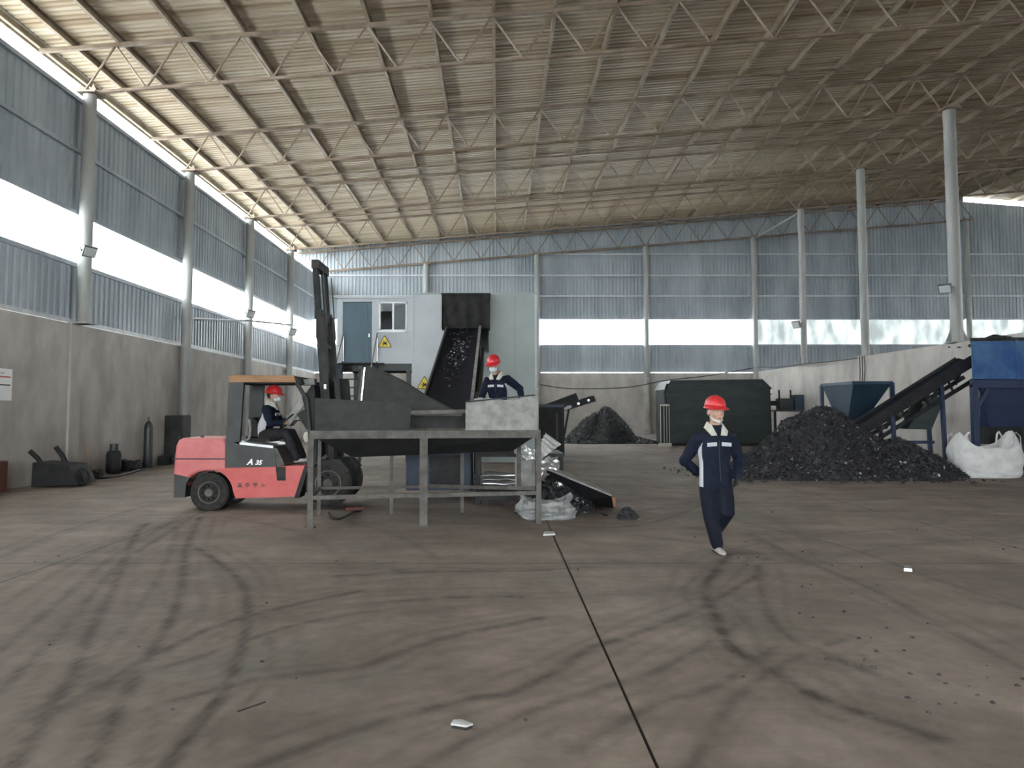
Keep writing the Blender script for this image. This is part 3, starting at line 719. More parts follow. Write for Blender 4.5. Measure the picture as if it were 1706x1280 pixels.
MB().box(((A.x+B.x)/2+.03,CY+.01,B.z+.05),(B.x-.05,CY+.016,A.z-.05)).build('pane','window_glass',wf_)
MB().box((A.x+.04,CY+.03,A.z-.30),((A.x+B.x)/2-.03,CY+.036,A.z-.05)).build('pane','window_glass',wf_)
MB().box((A.x-.05,CY-.06,B.z-.04),(B.x+.05,CY+.02,B.z)).build('sill','white_paint',wf_)
def warn(parent, c, s, lean=0):
    pl = MB().plate([c+V((-s,0,-.58*s)),c+V((s,0,-.58*s)),c+V((0,0,1.15*s))], .006).build('warning_triangle','yellow',parent)
    mb = MB()
    yf = -.012
    for q0,q1 in (((-.95,-.54),(.95,-.54)),((.95,-.54),(0,1.08)),((0,1.08),(-.95,-.54))): mb.bar(c+V((q0[0]*s,yf,q0[1]*s)),c+V((q1[0]*s,yf,q1[1]*s)),.004,.05*s+.006)
    for q0,q1 in (((-.3,-.35),(.3,.25)),((.35,-.3),(-.25,.28)),((0,-.38),(0,.5)),((-.36,-.02),(.36,-.02))): mb.bar(c+V((q0[0]*s,yf,q0[1]*s)),c+V((q1[0]*s,yf,q1[1]*s)),.004,.12*s)
    mb.build('warning_symbol','black',pl)
warn(cb, P(641,572,CY-.02), .22)
# panel room
RY = 24.15
a, b = P(688,491,RY), P(893,700,RY)
rm = thing('panel_room', 'tall pale grey-green sandwich panel room behind the conveyor', 'room', ((a.x+b.x)/2,RY+2,0))
xs = [P(x,500,RY).x for x in (688,740,814,858,893)]
for i in range(4):
    if i == 1:
        MB().box((xs[1]+.004,RY,0),(xs[2]-.004,RY+.08,3.4)).build('wall_panel','panel_green',rm)
        MB().box((xs[1]+.004,RY,4.9),(xs[2]-.004,RY+.08,a.z)).build('wall_panel','panel_green',rm)
    else: MB().box((xs[i]+.004,RY,0),(xs[i+1]-.004,RY+.08,a.z)).build('wall_panel','panel_white' if i==0 else 'panel_green',rm)
MB().box((a.x,RY+.08,0),(a.x+.08,RY+4,a.z)).build('side_panel','panel_white',rm)
MB().box((b.x-.08,RY+.08,0),(b.x,RY+4,a.z)).build('side_panel','panel_green',rm)
MB().box((a.x,RY+3.92,0),(b.x,RY+4,a.z)).build('rear_panel','panel_green',rm)
MB().box((a.x-.03,RY-.03,a.z),(b.x+.03,RY+4.03,a.z+.06)).build('roof_panel','panel_green',rm)
MB().box((b.x-.03,RY-.02,0),(b.x+.03,RY,a.z)).build('corner_trim','panel_white',rm)
MB().box((a.x-.02,RY-.02,0),(a.x+.03,RY,a.z)).build('corner_trim','panel_white',rm)
warn(rm, P(707,641,RY-.03), .24)
# hood with rubber curtain over the conveyor head
hd = thing('conveyor_hood', 'black rubber curtain hood over the conveyor mouth in the panel room wall', 'hood', P(775,548,23.4))
HY = 23.6
def hp(px,py,y=HY): q = P(px,py,HY); return V((q.x,y,q.z))
MB().grid(lambda u_,v_: hp((1-v_)*(743+u_*73)+v_*(736+u_*79), (1-v_)*(547+8*u_*(1-(1-v_)))+v_*490)+V((0,.03*math.sin(9*u_)*(1-v_)+.02*math.sin(23*u_),0)), 24, 8).build('curtain','curtain',hd,True)
A,B = hp(736,490),hp(816,548)
MB().box((A.x-.02,HY,A.z),(B.x+.02,RY,A.z+.03)).build('top_sheet','curtain',hd)
MB().box((A.x,HY,B.z),(A.x+.02,RY,A.z)).build('side_sheet','curtain',hd); MB().box((B.x-.02,HY,B.z),(B.x,RY,A.z)).build('side_sheet','curtain',hd)
# stair up to the cabin door
stp = thing('steel_stair', 'teal steel stair with bright handrails below the cabin door', 'stair', (-4.2,22.3,0))
A = P(562,606,CY).z
n = 12
for k in range(n):
    z = A*(k+1)/n; y = CY-3.3+3.0*k/n
    MB().box((-4.75,y,z-.03),(-3.75,y+.27,z)).build('tread','steel_dark',stp)
for x in (-4.78,-3.72):
    MB().bar((x,CY-3.35,.0),(x,CY-.1,A-.02),.05,.22).build('stringer','door_blue',stp)
    MB().tube([(x,CY-3.3,.95),(x,CY-.1,A+.95)],.022,8).build('handrail','chrome',stp,True)
    for t in (0,.33,.66,1): MB().tube([(x,CY-3.3+3.2*t,A*t+.02),(x,CY-3.3+3.2*t,A*t+.95)],.016,6).build('baluster','chrome',stp)
MB().box((-4.9,CY-.35,A-.05),(-3.5,CY-.02,A)).build('landing','steel_dark',stp)
# worker's platform
pf = thing('work_platform', 'low dark steel platform the worker stands on behind the hopper', 'platform', (.35,14.1,0))
MB().box((-.38,13.5,.80),(1.15,14.7,.86)).build('deck','steel_dark',pf)
for x in (-.33,1.1):
    for y in (13.55,14.65): MB().box((x-.04,y-.04,0),(x+.04,y+.04,.8)).build('leg','steel_dark',pf)
MB().box((-.33,13.52,.25),(1.1,13.56,.31)).build('brace','steel_dark',pf)

# ------------------------------------------------------------------ heaps
def heap(name, label, c, rx, ry, h, px, py, seed, chips, smin, smax, tail=None, mats=('scrap','scrap_chip','scrap_light')):
    r = random.Random(seed)
    def hz(x, y):                        # height of the heap at an offset from its centre
        a = math.atan2(y/ry, x/rx); d = math.hypot(x/rx, y/ry)/(1+.10*math.sin(3*a+seed)+.06*math.sin(7*a))
        q = h*max(0, 1-d**1.4)
        if tail:
            for tx, ty, tr, th in tail: q = max(q, th*max(0, 1-(math.hypot(x-tx, y-ty)/tr)**1.2))
        n = mnoise.noise(V((x*1.3+seed, y*1.3, 0)))*.16+mnoise.noise(V((x*5, y*5, seed)))*.06
        return max(0, q*(1+n)+(.05*n if q > .05 else 0))
    t = thing(name, label, 'scrap heap', (c[0],c[1],c[2]), kind='stuff')
    ext = 1.25; ex = rx*ext; ey = ry*ext
    if tail: ex = max([ex]+[abs(a)+r_ for a,b,r_,h_ in tail]); ey = max([ey]+[abs(b)+r_ for a,b,r_,h_ in tail])
    mb = MB(); N = 110
    xs_ = [-ex+2*ex*i/N for i in range(N+1)]; ys_ = [-ey+2*ey*i/N for i in range(N+1)]
    vs_ = []; fs_ = []
    Z = [[hz(x,y) for x in xs_] for y in ys_]
    for j in range(N+1):
        for i in range(N+1):
            z = Z[j][i]; vs_.append((c[0]+xs_[i], c[1]+ys_[j], c[2]+z+(r.uniform(-.02,.03) if z > .02 else -.02)))
    for j in range(N):
        for i in range(N):
            if max(Z[j][i],Z[j][i+1],Z[j+1][i],Z[j+1][i+1]) > .01: k = j*(N+1)+i; fs_.append((k,k+1,k+N+2,k+N+1))
    mb.add(vs_, fs_); o = mb.build('heap_core', mats[0], t); o['kind'] = 'stuff'
    for mi, cnt in ((1,chips),(2,chips//9)):
        ms = MB(); k = 0
        while k < cnt:
            x, y = r.uniform(-ex,ex), r.uniform(-ey,ey); z = hz(x,y)
            if z < .015 and r.random() > .03: continue
            k += 1; s_ = r.uniform(smin,smax)*(1 if mi == 1 else .8); p0 = V((c[0]+x, c[1]+y, c[2]+z+s_*.3))
            d1 = V((r.uniform(-1,1),r.uniform(-1,1),r.uniform(-.7,.7))).normalized()*s_; d2 = d1.cross(V((r.uniform(-1,1),r.uniform(-1,1),1))).normalized()*s_*r.uniform(.3,.8); d3 = d1.cross(d2).normalized()*s_*.3
            ms.add([p0+d1, p0+d2, p0-d1*.8, p0-d2, p0+d3], [(0,1,4),(1,2,4),(2,3,4),(3,0,4),(3,2,1,0)])
        q = ms.build('heap_pieces', mats[mi], t); q['kind'] = 'stuff'
    return t
heap('scrap_heap', 'large dark heap of shredded scrap in front of the blue hopper', (7.95,19.6,0), 2.15, 1.95, 1.62, 0, 0, 3, 11000, .025, .075,
     tail=[(1.9,-.35,1.5,.95),(.9,.1,1.9,1.25),(-1.0,-.3,1.5,.9)])
heap('scrap_heap', 'small conical dark scrap heap by the back wall', (5.35,38.9,.0), 1.85, 1.5, 1.75, 0, 0, 5, 2600, .03, .08, tail=[(1.4,-.4,1.3,.30),(-.9,-.5,1.3,.35)])

# ------------------------------------------------------------------ dark green drum machine by the back wall
GY = 35.3
gm = thing('drum_machine', 'large dark green boxed drum machine behind the walking worker', 'machine', (P(1200,738,GY).x,GY+1.2,0))
def gp(px,py,y=GY): q = P(px,py,GY); return V((q.x,y,max(q.z,.0)))
def gbox(name,p0,p1,y0,y1,m,par=None):
    a,b = gp(*p0),gp(*p1); return MB().box((min(a.x,b.x),y0,min(a.z,b.z)),(max(a.x,b.x),y1,max(a.z,b.z))).build(name,m,par or gm)
MB().prism([gp(1112,746),gp(1110,648),gp(1119,636),gp(1268,634),gp(1283,646),gp(1287,746)],(0,2.4,0)).build('housing','machine_green',gm)
MB().prism([gp(1108,649,GY-.05),gp(1117,634,GY-.05),gp(1270,632,GY-.05),gp(1286,648,GY-.05),gp(1280,650,GY-.05),gp(1268,640,GY-.05),gp(1120,641,GY-.05),gp(1114,650,GY-.05)],(0,2.5,0)).build('top_cover','machine_green',gm)
for y in (656,668,700): gbox('ridge',(1113,y),(1285,y+2),GY-.06,GY,'machine_green')
gbox('panel_seam',(1196,650),(1198,743),GY-.03,GY,'steel_black'); gbox('base_beam',(1108,738),(1290,746),GY-.05,GY+2.4,'steel_black')
gf = gbox('side_grille',(1098,674),(1113,677),GY-.3,GY-.2,'cloth_cream')
for x in (1098,1103.5,1108,1112): gbox('grille_bar',(x,674),(x+1.6,740),GY-.3,GY-.22,'cloth_cream',gf)
gbox('grille_backing',(1099,676),(1113,740),GY-.2,GY-.15,'black',gf); gbox('grille_foot',(1096,738),(1116,744),GY-.4,GY-.1,'cloth_cream',gf)
MB().tube([gp(1108,672,GY-.2),gp(1106,655,GY-.1),gp(1112,640,GY)],.06,8).build('hose','black',gm,True)
mo = gbox('gearbox',(1300,664),(1322,684),GY,GY+.6,'machine_green'); gbox('motor',(1325,658),(1341,684),GY+.05,GY+.6,'hopper_blue'); gbox('drive_shaft',(1285,668),(1302,676),GY+.2,GY+.4,'steel_black'); gbox('motor_stand',(1290,683),(1340,686),GY,GY+.7,'steel_frame')
for x in (1292,1336): gbox('motor_leg',(x,686),(x+4,746),GY+.1,GY+.25,'steel_black')
for x in (1299,1318): MB().tube([gp(x,650,GY+.1),gp(x+1,666,GY+.1)],.04,6).build('bracket','steel_black',mo)

# ------------------------------------------------------------------ blue funnel hopper, troughed conveyor, big blue bin
HY_ = 22.4
fh = thing('funnel_hopper', 'dark blue funnel hopper on a steel frame behind the scrap heap', 'hopper', (P(1430,700,HY_).x,HY_+.8,0))
x0,x1 = P(1422,645,HY_).x, P(1486,640,HY_).x; zt = P(1430,638,HY_).z; xb0,xb1 = P(1432,697,HY_).x, P(1462,690,HY_).x; zb = P(1430,700,HY_).z; D = 2.2
ym = HY_+D/2; tr_ = [(x0,HY_,zt),(x1,HY_,zt),(x1,HY_+D,zt),(x0,HY_+D,zt)]; br_ = [(xb0,ym-.35,zb),(xb1,ym-.35,zb),(xb1,ym+.35,zb),(xb0,ym+.35,zb)]
for i in range(4):
    j=(i+1)%4; MB().plate([tr_[i],tr_[j],br_[j],br_[i]],.012).build('funnel_plate','hopper_blue',fh)
for i in range(4):
    j=(i+1)%4; MB().bar(tr_[i],tr_[j],.07,.09).build('rim','hopper_blue',fh)
    if i: MB().bar(tr_[i],(tr_[i][0],tr_[i][1],0),.10,.10).build('leg','deep_blue',fh)
    MB().bar((tr_[i][0],tr_[i][1],zb-.02),(tr_[j][0],tr_[j][1],zb-.02),.06,.06).build('brace','deep_blue',fh)
MB().box((xb0,ym-.35,zb-.3),(xb1,ym+.35,zb)).build('outlet','deep_blue',fh)
tc = thing('troughed_conveyor', 'dark inclined conveyor rising from the scrap heap to the big blue bin', 'conveyor', (P(1530,760,20.9).x,20.9,0))
a0, a1 = P(1428,722,20.6), P(1622,600,20.6); d_ = a1-a0
for y in (20.6,21.3):
    MB().bar(a0+V((0,y-20.6,0)), a1+V((0,y-20.6,0)), .05,.28).build('side_frame','steel_black' if y<21 else 'steel_dark',tc)
    MB().bar(a0+V((.1,y-20.6,-.42)), a1+V((.15,y-20.6,-.42)), .05,.10).build('lower_chord','steel_black',tc)
    for k in range(9):
        p_ = a0+d_*(.08+.1*k)+V((0,y-20.6,-.14)); MB().bar(p_, p_+V((.12 if k%2 else -.12,0,-.28)), .05,.05).build('strut','steel_black',tc)
    for t in (.30,.72):
        p_ = a0+d_*t+V((0,y-20.6,-.15)); MB().bar(p_,(p_.x+.05,p_.y,0),.09,.09).build('leg','deep_blue',tc)
MB().grid(lambda a,b: a0+d_*b+V((0,.04+.64*a,.10-.06*math.sin(a*math.pi))),6,10).build('belt','belt',tc,True)
for k in range(6):
    p_ = a0+d_*(.06+.17*k)+V((0,0,-.3)); MB().tube([p_+V((0,.03,0)),p_+V((0,.67,0))],.05,8).build('roller','steel_frame',tc,True)
c_ = P(1502,682,20.5)
MB().tube([c_+V((math.cos(t)*.2,0,math.sin(t)*.2)) for t in [2*math.pi*k/20 for k in range(21)]],.02,6).build('drive_wheel','steel_dark',tc)
MB().prism([P(1512,715,20.65),P(1548,660,20.65),P(1575,662,20.65),P(1552,716,20.65)],(0,.5,0)).build('drive_guard','machine_green',tc)
MB().bar(P(1500,737,20.6),P(1556,737,20.6),.06,.08).build('foot_brace','deep_blue',tc)
BY = 19.7
bb = thing('storage_bin', 'tall bright blue steel bin on legs above the white bulk bag', 'bin', (13.1,BY+.9,0))
def bp_(px,py,y=BY): q=P(px,py,BY); return V((q.x,y,q.z))
BX1 = 14.08; A = bp_(1618,566); B = bp_(1706,632)
x0 = A.x; xm = bp_(1693,600).x
MB().box((x0,BY,B.z),(xm,BY+.02,A.z)).build('front_panel','bright_blue',bb); MB().box((xm+.01,BY,B.z),(BX1,BY+.02,A.z)).build('front_panel','bright_blue',bb)
MB().bar((xm,BY-.02,B.z),(xm,BY-.02,A.z),.06,.06).build('seam_rib','bright_blue',bb)
xk = x0+.75; MB().plate([(x0,BY+.02,B.z),(xk,BY+1.2,B.z),(xk,BY+1.2,A.z),(x0,BY+.02,A.z)],.02).build('side_panel','bright_blue',bb); MB().box((BX1-.02,BY+.02,B.z),(BX1,BY+1.2,A.z)).build('side_panel','bright_blue',bb)
MB().box((xk,BY+1.18,B.z),(BX1,BY+1.2,A.z)).build('back_panel','bright_blue',bb)
MB().bar((x0-.03,BY-.01,A.z),(BX1,BY-.01,A.z+.02),.07,.08).build('rim','steel_dark',bb); MB().bar((x0,BY,A.z),(xk,BY+1.2,A.z),.06,.07).build('rim','steel_dark',bb)
zb0 = bp_(1618,640).z
MB().bar((x0-.05,BY,zb0),(BX1,BY,zb0),.10,.20).build('frame_beam','deep_blue',bb); MB().bar((x0,BY,zb0),(xk,BY+1.2,zb0),.10,.20).build('frame_beam','deep_blue',bb)
for x in (x0+.02,BX1-.08):
    for y in (BY,BY+1.15):
        x += (.72 if y > BY and x < 13 else 0); MB().box((x-.07,y-.07,0),(x+.07,y+.07,zb0)).build('leg','deep_blue',bb)
MB().bar(bp_(1621,690),bp_(1646,648),.07,.09).build('knee_brace','deep_blue',bb)
k0 = [(x0+.25,BY+.1,zb0-.05),(BX1-.1,BY+.1,zb0-.05),(BX1-.1,BY+1.1,zb0-.05),(x0+.75,BY+1.1,zb0-.05)]; xc = bp_(1668,700).x; zc_=bp_(1668,712).z
k1 = [(xc,BY+.5,zc_),(BX1-.5,BY+.5,zc_),(BX1-.5,BY+.9,zc_),(xc,BY+.9,zc_)]
for i in range(4): j=(i+1)%4; MB().plate([k0[i],k0[j],k1[j],k1[i]],.012).build('cone_plate','deep_blue',bb)
MB().box((xc,BY+.5,zc_-.45),(BX1-.5,BY+.9,zc_)).build('outlet_chute','steel_black',bb)
heap('bin_load', 'brown scrap piled above the rim of the big blue bin', (x0+1.0,BY+.55,A.z-.12), .75, .45, .28, 0, 0, 9, 500, .02, .05)

# ------------------------------------------------------------------ bulk bag and sacks
def bag(name, label, c, rx, ry, h, m, seed, ears=.45, sag=.35, cat='bag', crumple=.05):
    def fn(u, v):
        t = 2*math.pi*u; ct, st_ = math.cos(t), math.sin(t)
        se = (abs(ct)**3.2+abs(st_)**3.2)**(-1/3.2)
        rim = h*(.72+ears*abs(ct)**4)
        if v < .12: k = v/.12; r_, z = .86*k, 0
        elif v < .7: k=(v-.12)/.58; r_ = .86+.2*math.sin(k*math.pi*.75)-.14*k*k; z = rim*k**1.2
        elif v < .76: k=(v-.7)/.06; r_=.86-.07*k; z=rim+.02*k
        else: k=(v-.76)/.24; r_=.79*(1-k); z=rim-(rim-h*sag)*(1-(1-k)**2)
        n = mnoise.noise(V((ct*1.6,st_*1.6,v*4+seed)))*crumple*2+mnoise.noise(V((ct*5,st_*5,v*11+seed)))*crumple+abs(mnoise.noise(V((ct*9,st_*9,v*5+seed))))*crumple*.6
        f_ = max(r_,.001)*se*(1+n) if v>.1 else r_*se
        z2 = z*(1+n*.6) if v>.12 else 0
        return V((c[0]+rx*f_*ct, c[1]+ry*f_*st_, c[2]+z2))
    mb = MB().grid(fn, 72, 44)
    t = thing(name, label, cat, c)
    mb.build('body', m, t, True)
    return t
bg1 = bag('bulk_bag', 'white woven bulk bag standing half full under the big blue bin', (11.80,19.0,0), .76, .58, .95, 'bag_white', 2, .42, .5)
for s in (-1,1):
    for d in (-1,1):
        p_ = V((11.80+s*.56,19.0+d*.3,1.0)); MB().tube([p_+V((-.1*s,0,-.45)),p_+V((-.04,0,.02)),p_+V((.02,.02*d,.08)),p_+V((.10*s,.05*d,-.02)),p_+V((.15*s,0,-.42))],.025,6,.4).build('lifting_loop','bag_white',bg1,True)
sk = bag('plastic_sack', 'crumpled grey-white plastic sack lying by the right leg of the hopper stand', (.72,11.75,0), .40,.30,.34,'sack_grey',8,.25,.35,'sack',.14)

# ------------------------------------------------------------------ scrap and sheets right of the hopper
def crumple_sheet(name, label, corners, m, amp, seed, nu=14, nv=10, cat='scrap sheet', t=.012, corr=0, group=None):
    a,b,c,d = [V(q) for q in corners]; nr = (b-a).cross(d-a).normalized()
    def f(u,v):
        p_ = a*(1-u)*(1-v)+b*u*(1-v)+c*u*v+d*(1-u)*v
        n = mnoise.noise(V((u*3+seed,v*3,seed)))+.5*mnoise.noise(V((u*8,v*8+seed,0)))
        return p_+nr*(n*amp+(corr*math.sin(u*2*math.pi*5) if corr else 0))+V((mnoise.noise(V((v*4,seed,u))),0,mnoise.noise(V((u*4,seed*2,v)))))*amp*.8
    mb = MB().grid(f,nu if not corr else 40,nv)
    o = mb.build(name,m); md = o.modifiers.new('thick','SOLIDIFY'); md.thickness = t
    return tag(o,label,cat,group)
zf=lambda q: V((q.x,q.y,max(q.z,.012)))
crumple_sheet('corrugated_sheet','small pale corrugated metal sheet leaning tilted right of the hopper',[P(893,752,12.6),P(908,722,12.9),P(934,741,13.0),P(897,768,12.6)],'aluminium',.01,1,corr=.012)
crumple_sheet('foil_sheet','shiny crumpled silver foil sheet folded over behind the right hopper leg',[P(855,748,12.9),P(893,744,12.9),P(893,768,12.75),P(862,764,12.7)],'aluminium',.05,4)
crumple_sheet('foil_sheet','crumpled silver foil hanging out to the right of the hopper leg',[P(893,764,12.5),P(930,762,12.7),P(932,788,12.4),P(895,795,12.3)],'aluminium',.08,6)
crumple_sheet('metal_plate','dull grey steel plate leaning behind the right hopper legs',[zf(P(858,815,12.95)),zf(P(894,812,12.9)),P(894,764,13.05),P(858,768,13.05)],'steel_dusty',.01,2)
# bent dark panel with a light top
pn = thing('bent_sheet','dark bent sheet panel with pale upper skin on the floor right of the sack','scrap panel',G(975,835))
f0,f1,f2,f3 = zf(G(905,838)),zf(G(1022,846)),P(1019,826,11.65),P(912,782,12.3)
MB().plate([f0,f1,f2,f3],.015).build('side_sheet','steel_black',pn)
g2,g3 = f2+V((.05,.55,.0)),f3+V((.1,.45,.02))
MB().grid(lambda u,v: f3*(1-u)*(1-v)+f2*u*(1-v)+g2*u*v+g3*(1-u)*v+V((0,0,.03*mnoise.noise(V((u*5,v*4,1))))),12,5).build('top_skin','steel_dusty',pn)
MB().bar(f3,f2,.025,.02).build('folded_edge','aluminium',pn)
MB().box((f1-V((.03,.02,0)))[:],(f1+V((.03,.03,.15)))[:]).build('end_cap','orange',pn)
heap('scrap_clump','tangle of black film and foil scraps between hopper leg and bent panel',(1.0,12.5,0),.55,.45,.55,0,0,12,500,.03,.10,mats=('scrap','steel_black','aluminium'))
heap('scrap_clump','small black scrap clump at the end of the bent panel',(1.92,11.65,0),.16,.14,.16,0,0,14,120,.02,.05)
# things under the hopper
br = thing('waste_bucket','grey tapered bucket standing under the hopper','bucket',G(803,828)); cbr = G(803,828)
MB().lathe([(.10,0),(.13,.02),(.165,.34),(.155,.40),(.11,.42),(.10,.41)],cbr,18).build('body','steel_dusty',br,True); MB().tube([cbr+V((.165*math.cos(t),.165*math.sin(t),.34)) for t in [2*math.pi*k/18 for k in range(19)]],.012,5).build('rim','steel_frame',br)
for k in range(4):
    z = .3+.07*k
    crumple_sheet('foil_bale',['lowest','second','third','topmost'][k]+' flattened silver sheet in the stack under the hopper',[(-.25,13.25,z),(.50,13.2,z+.01),(.55,13.7,z),(-.22,13.7,z+.02)],'aluminium',.025,20+k,group='silver sheets under the hopper')
pal = thing('scrap_pallet','low dark pallet carrying silver sheets under the hopper','pallet',(.15,13.45,0))
for x in (-.2,.15,.5): MB().box((x-.05,13.2,0),(x+.05,13.75,.1)).build('bearer','steel_black',pal)
MB().box((-.28,13.18,.1),(.58,13.76,.25)).build('load','steel_black',pal)
hs = tag(MB().tube(catmull([zf(G(548,858))+V((0,0,.02)),zf(G(552,866))+V((0,0,.02)),zf(G(568,868))+V((0,0,.02)),zf(G(590,857))+V((0,0,.02)),zf(G(602,855))+V((0,0,.02))],6),.018,6).build('hose_piece','black',smooth=True),'short black hose piece curled on the floor below the hopper','hose')
tag(MB().bar(G(575,852)+V((0,0,.03)),G(606,850)+V((0,0,.03)),.05,.05).build('scrap_bar','brick_red'),'short rusty bar on the floor under the hopper front','scrap bar')

# machine with discharge conveyor, mid distance
dm = thing('shredder_box','tall black shredder housing right of the hopper, in front of the small heap','machine',(1.9,28.6,0))
z1 = P(920,674,28).z; xa, xb_ = P(880,700,28).x, P(940,700,28).x
MB().box((xa,28,0),(xb_,29.6,z1)).build('housing','steel_black',dm)
for x in (xa,xb_-.06): MB().box((x,27.94,0),(x+.06,28.0,z1)).build('corner_post','steel_dark',dm)
MB().box((xa,27.93,z1-.1),(xb_,28,z1)).build('top_rail','deep_blue',dm)
MB().box((xb_-.3,27.96,.5),(xb_-.22,28,z1-.3)).build('grey_strip','steel_frame',dm)
ca, cb_ = P(896,694,28.3), P(990,664,28.3)
dcv = thing('discharge_conveyor','short dark conveyor jutting up to the right above the small heap','conveyor',(ca.x,28.6,z1))
for y in (28.2,28.9): MB().bar(V((ca.x,y,ca.z)),V((cb_.x,y,cb_.z)),.05,.22).build('side_frame','steel_black',dcv)
MB().bar(P(905,682,28.15),P(962,661,28.15),.04,.28).build('guard','steel_black',dcv)
MB().grid(lambda u,v: V((ca.x+(cb_.x-ca.x)*u,28.2+.7*v,ca.z+(cb_.z-ca.z)*u+.1)),6,2).build('belt','belt',dcv)
for k in range(4): q=ca+(cb_-ca)*(.35+.18*k); MB().tube([(q.x,28.1,q.z),(q.x,29.0,q.z)],.05,8).build('roller','aluminium',dcv,True)
MB().bar(P(935,684,28.1),P(952,677,28.1),.03,.10).build('label_plate','cloth_white',dcv)
MB().bar((cb_.x-.9,28.5,ca.z+.3),(cb_.x-1.2,28.5,0),.07,.07).build('prop','steel_black',dcv)

# ------------------------------------------------------------------ along the left wall
wbw = thing('wheelbarrow','dark upturned wheelbarrow leaning at the foot of the left wall','wheelbarrow',(-9.3,16.8,0))
W0 = lambda px,py,y=16.6: P(px,py,y)
MB().prism([V((W0(68,778).x,16.3,.52)),V((W0(128,782).x,16.3,.46)),V((W0(142,802).x,16.3,.06)),V((W0(66,806).x,16.3,.02))],(.0,.75,0)).build('tray','steel_black',wbw)
for y,a,b in ((16.35,(50,752),(74,780)),(16.95,(93,745),(113,778))): MB().tube([P(*a,y),P((a[0]+b[0])/2+1,(a[1]+b[1])/2-2,y),P(*b,y),P(b[0]+22,b[1]+14,y)],.052,8).build('handle','steel_black',wbw,True)
MB().lathe([(.05,-.05),(.17,-.05),(.19,0),(.17,.05),(.05,.05)],(W0(133,790).x,16.65,.19),18,(0,1,0)).build('wheel','rubber',wbw,True)
tag(MB().cbox((-9.93,14.7,0),(-9.72,15.62,.60),.02).build('metal_box','brick_red'),'dark red metal box at the left edge below the wall sign','box')
sg = thing('wall_sign','white notice board with red and black lines at the left edge of the wall','sign',(XL,15.4,1.8))
MB().box((XL+.005,14.9,1.80),(XL+.03,15.96,2.44)).build('board','white_paint',sg)
MB().box((XL+.03,14.9,2.26),(XL+.034,15.9,2.29)).build('red_line','red_sign',sg); MB().box((XL+.03,14.9,2.10),(XL+.034,15.9,2.125)).build('black_line','black',sg); MB().box((XL+.03,14.95,2.33),(XL+.034,15.7,2.37)).build('grey_print','girt',sg)
gc = thing('gas_cylinder','tall slim dark gas cylinder standing against the left wall','gas cylinder',(-9.79,22.0,0))
MB().lathe([(.115,0),(.12,.02),(.12,1.12),(.11,1.19),(.07,1.27),(.03,1.30)],(-9.79,22.0,0),20).build('body','gas_dark',gc,True); MB().lathe([(.03,1.29),(.03,1.36),(.018,1.37),(.018,1.42)],(-9.79,22,0),10).build('valve','steel_frame',gc,True)
g2_ = thing('gas_tank','short stout dark gas tank with collar, left of the tall cylinder','gas tank',(-9.72,19.9,0))
MB().lathe([(.13,0),(.175,.05),(.18,.12),(.18,.48),(.15,.56),(.08,.60)],(-9.72,19.9,0),20).build('body','steel_dark',g2_,True); MB().lathe([(.10,.57),(.105,.75),(.095,.75),(.09,.60)],(-9.72,19.9,0),16).build('collar','gas_dark',g2_,True)
tag(bag('rag_bundle','dark slumped rag bundle between tank and tall cylinder',(-9.68,20.75,0),.24,.22,.34,'steel_black',31,.1,.5,'bundle',.12))
tag(bag('rag_bundle','grey slumped bundle between wheelbarrow and tank',(-9.66,18.75,0),.22,.2,.22,'steel_frame',33,.1,.5,'bundle',.12))
bm_ = thing('broom','thin broom leaning on the left wall beside the wheelbarrow','broom',(-9.4,17.8,0))
MB().tube([P(152,783,17.8),P(145,737,17.85)],.014,6).build('stick','wood',bm_); MB().prism([(-9.52,17.75,0),(-9.24,17.75,0),(-9.32,17.78,.2),(-9.42,17.78,.2)],(0,.08,0)).build('bristles','steel_black',bm_)
tag(MB().tube(catmull([G(140,793)+V((0,0,.03)),G(155,799)+V((0,0,.03)),G(185,797)+V((0,0,.03)),G(215,790)+V((0,0,.03)),G(240,783)+V((0,0,.03))],6),.03,6).build('floor_hose','black',smooth=True),'black hose lying on the floor along the left wall','hose')
ec = thing('switch_cabinet','dark grey upright cabinet at the foot of the second left column','cabinet',(-9.6,23.8,0))
MB().cbox((-9.94,23.4,0),(-9.40,24.05,1.45),.02).build('body','steel_dark',ec); MB().box((-9.90,23.38,.1),(-9.45,23.4,1.36)).build('door','steel_dark',ec); MB().box((-9.50,23.36,.7),(-9.47,23.38,.85)).build('handle','steel_frame',ec)
tag(MB().cbox((-9.9,22.85,0),(-9.62,23.15,.28),.03).build('small_crate','steel_black'),'small dark block on the floor between tall cylinder and cabinet','crate')

# ------------------------------------------------------------------ flood lamps, cables
def flood(c, aim, s, label):
    t = thing('flood_lamp',label,'lamp',c,'flood lamps'); c = V(c); aim = V(aim).normalized()
    u_ = aim.cross(V((0,0,1))).normalized(); w_ = u_.cross(aim)
    def ob(o,a,b,d): return [o+u_*a*i+w_*b*j+aim*d*k for k in (-1,1) for j in (-1,1) for i in (-1,1)]
    F=[(0,2,3,1),(4,5,7,6),(0,1,5,4),(2,6,7,3),(0,4,6,2),(1,3,7,5)]
    MB().add(ob(c,s,s*.75,.05),F).build('housing','lamp_body',t); MB().add(ob(c+aim*.055,s*.85,s*.6,.004),F).build('glass','lamp_glass',t)
    for k in range(5): MB().add(ob(c-aim*.07+u_*s*(-.7+.35*k),s*.06,s*.6,.03),F).build('cooling_fin','lamp_body',t)
    MB().tube([c+u_*s*1.05,c+u_*s*1.1-aim*.12,c-u_*s*1.1-aim*.12,c-u_*s*1.05],.02,6).build('bracket','lamp_body',t)
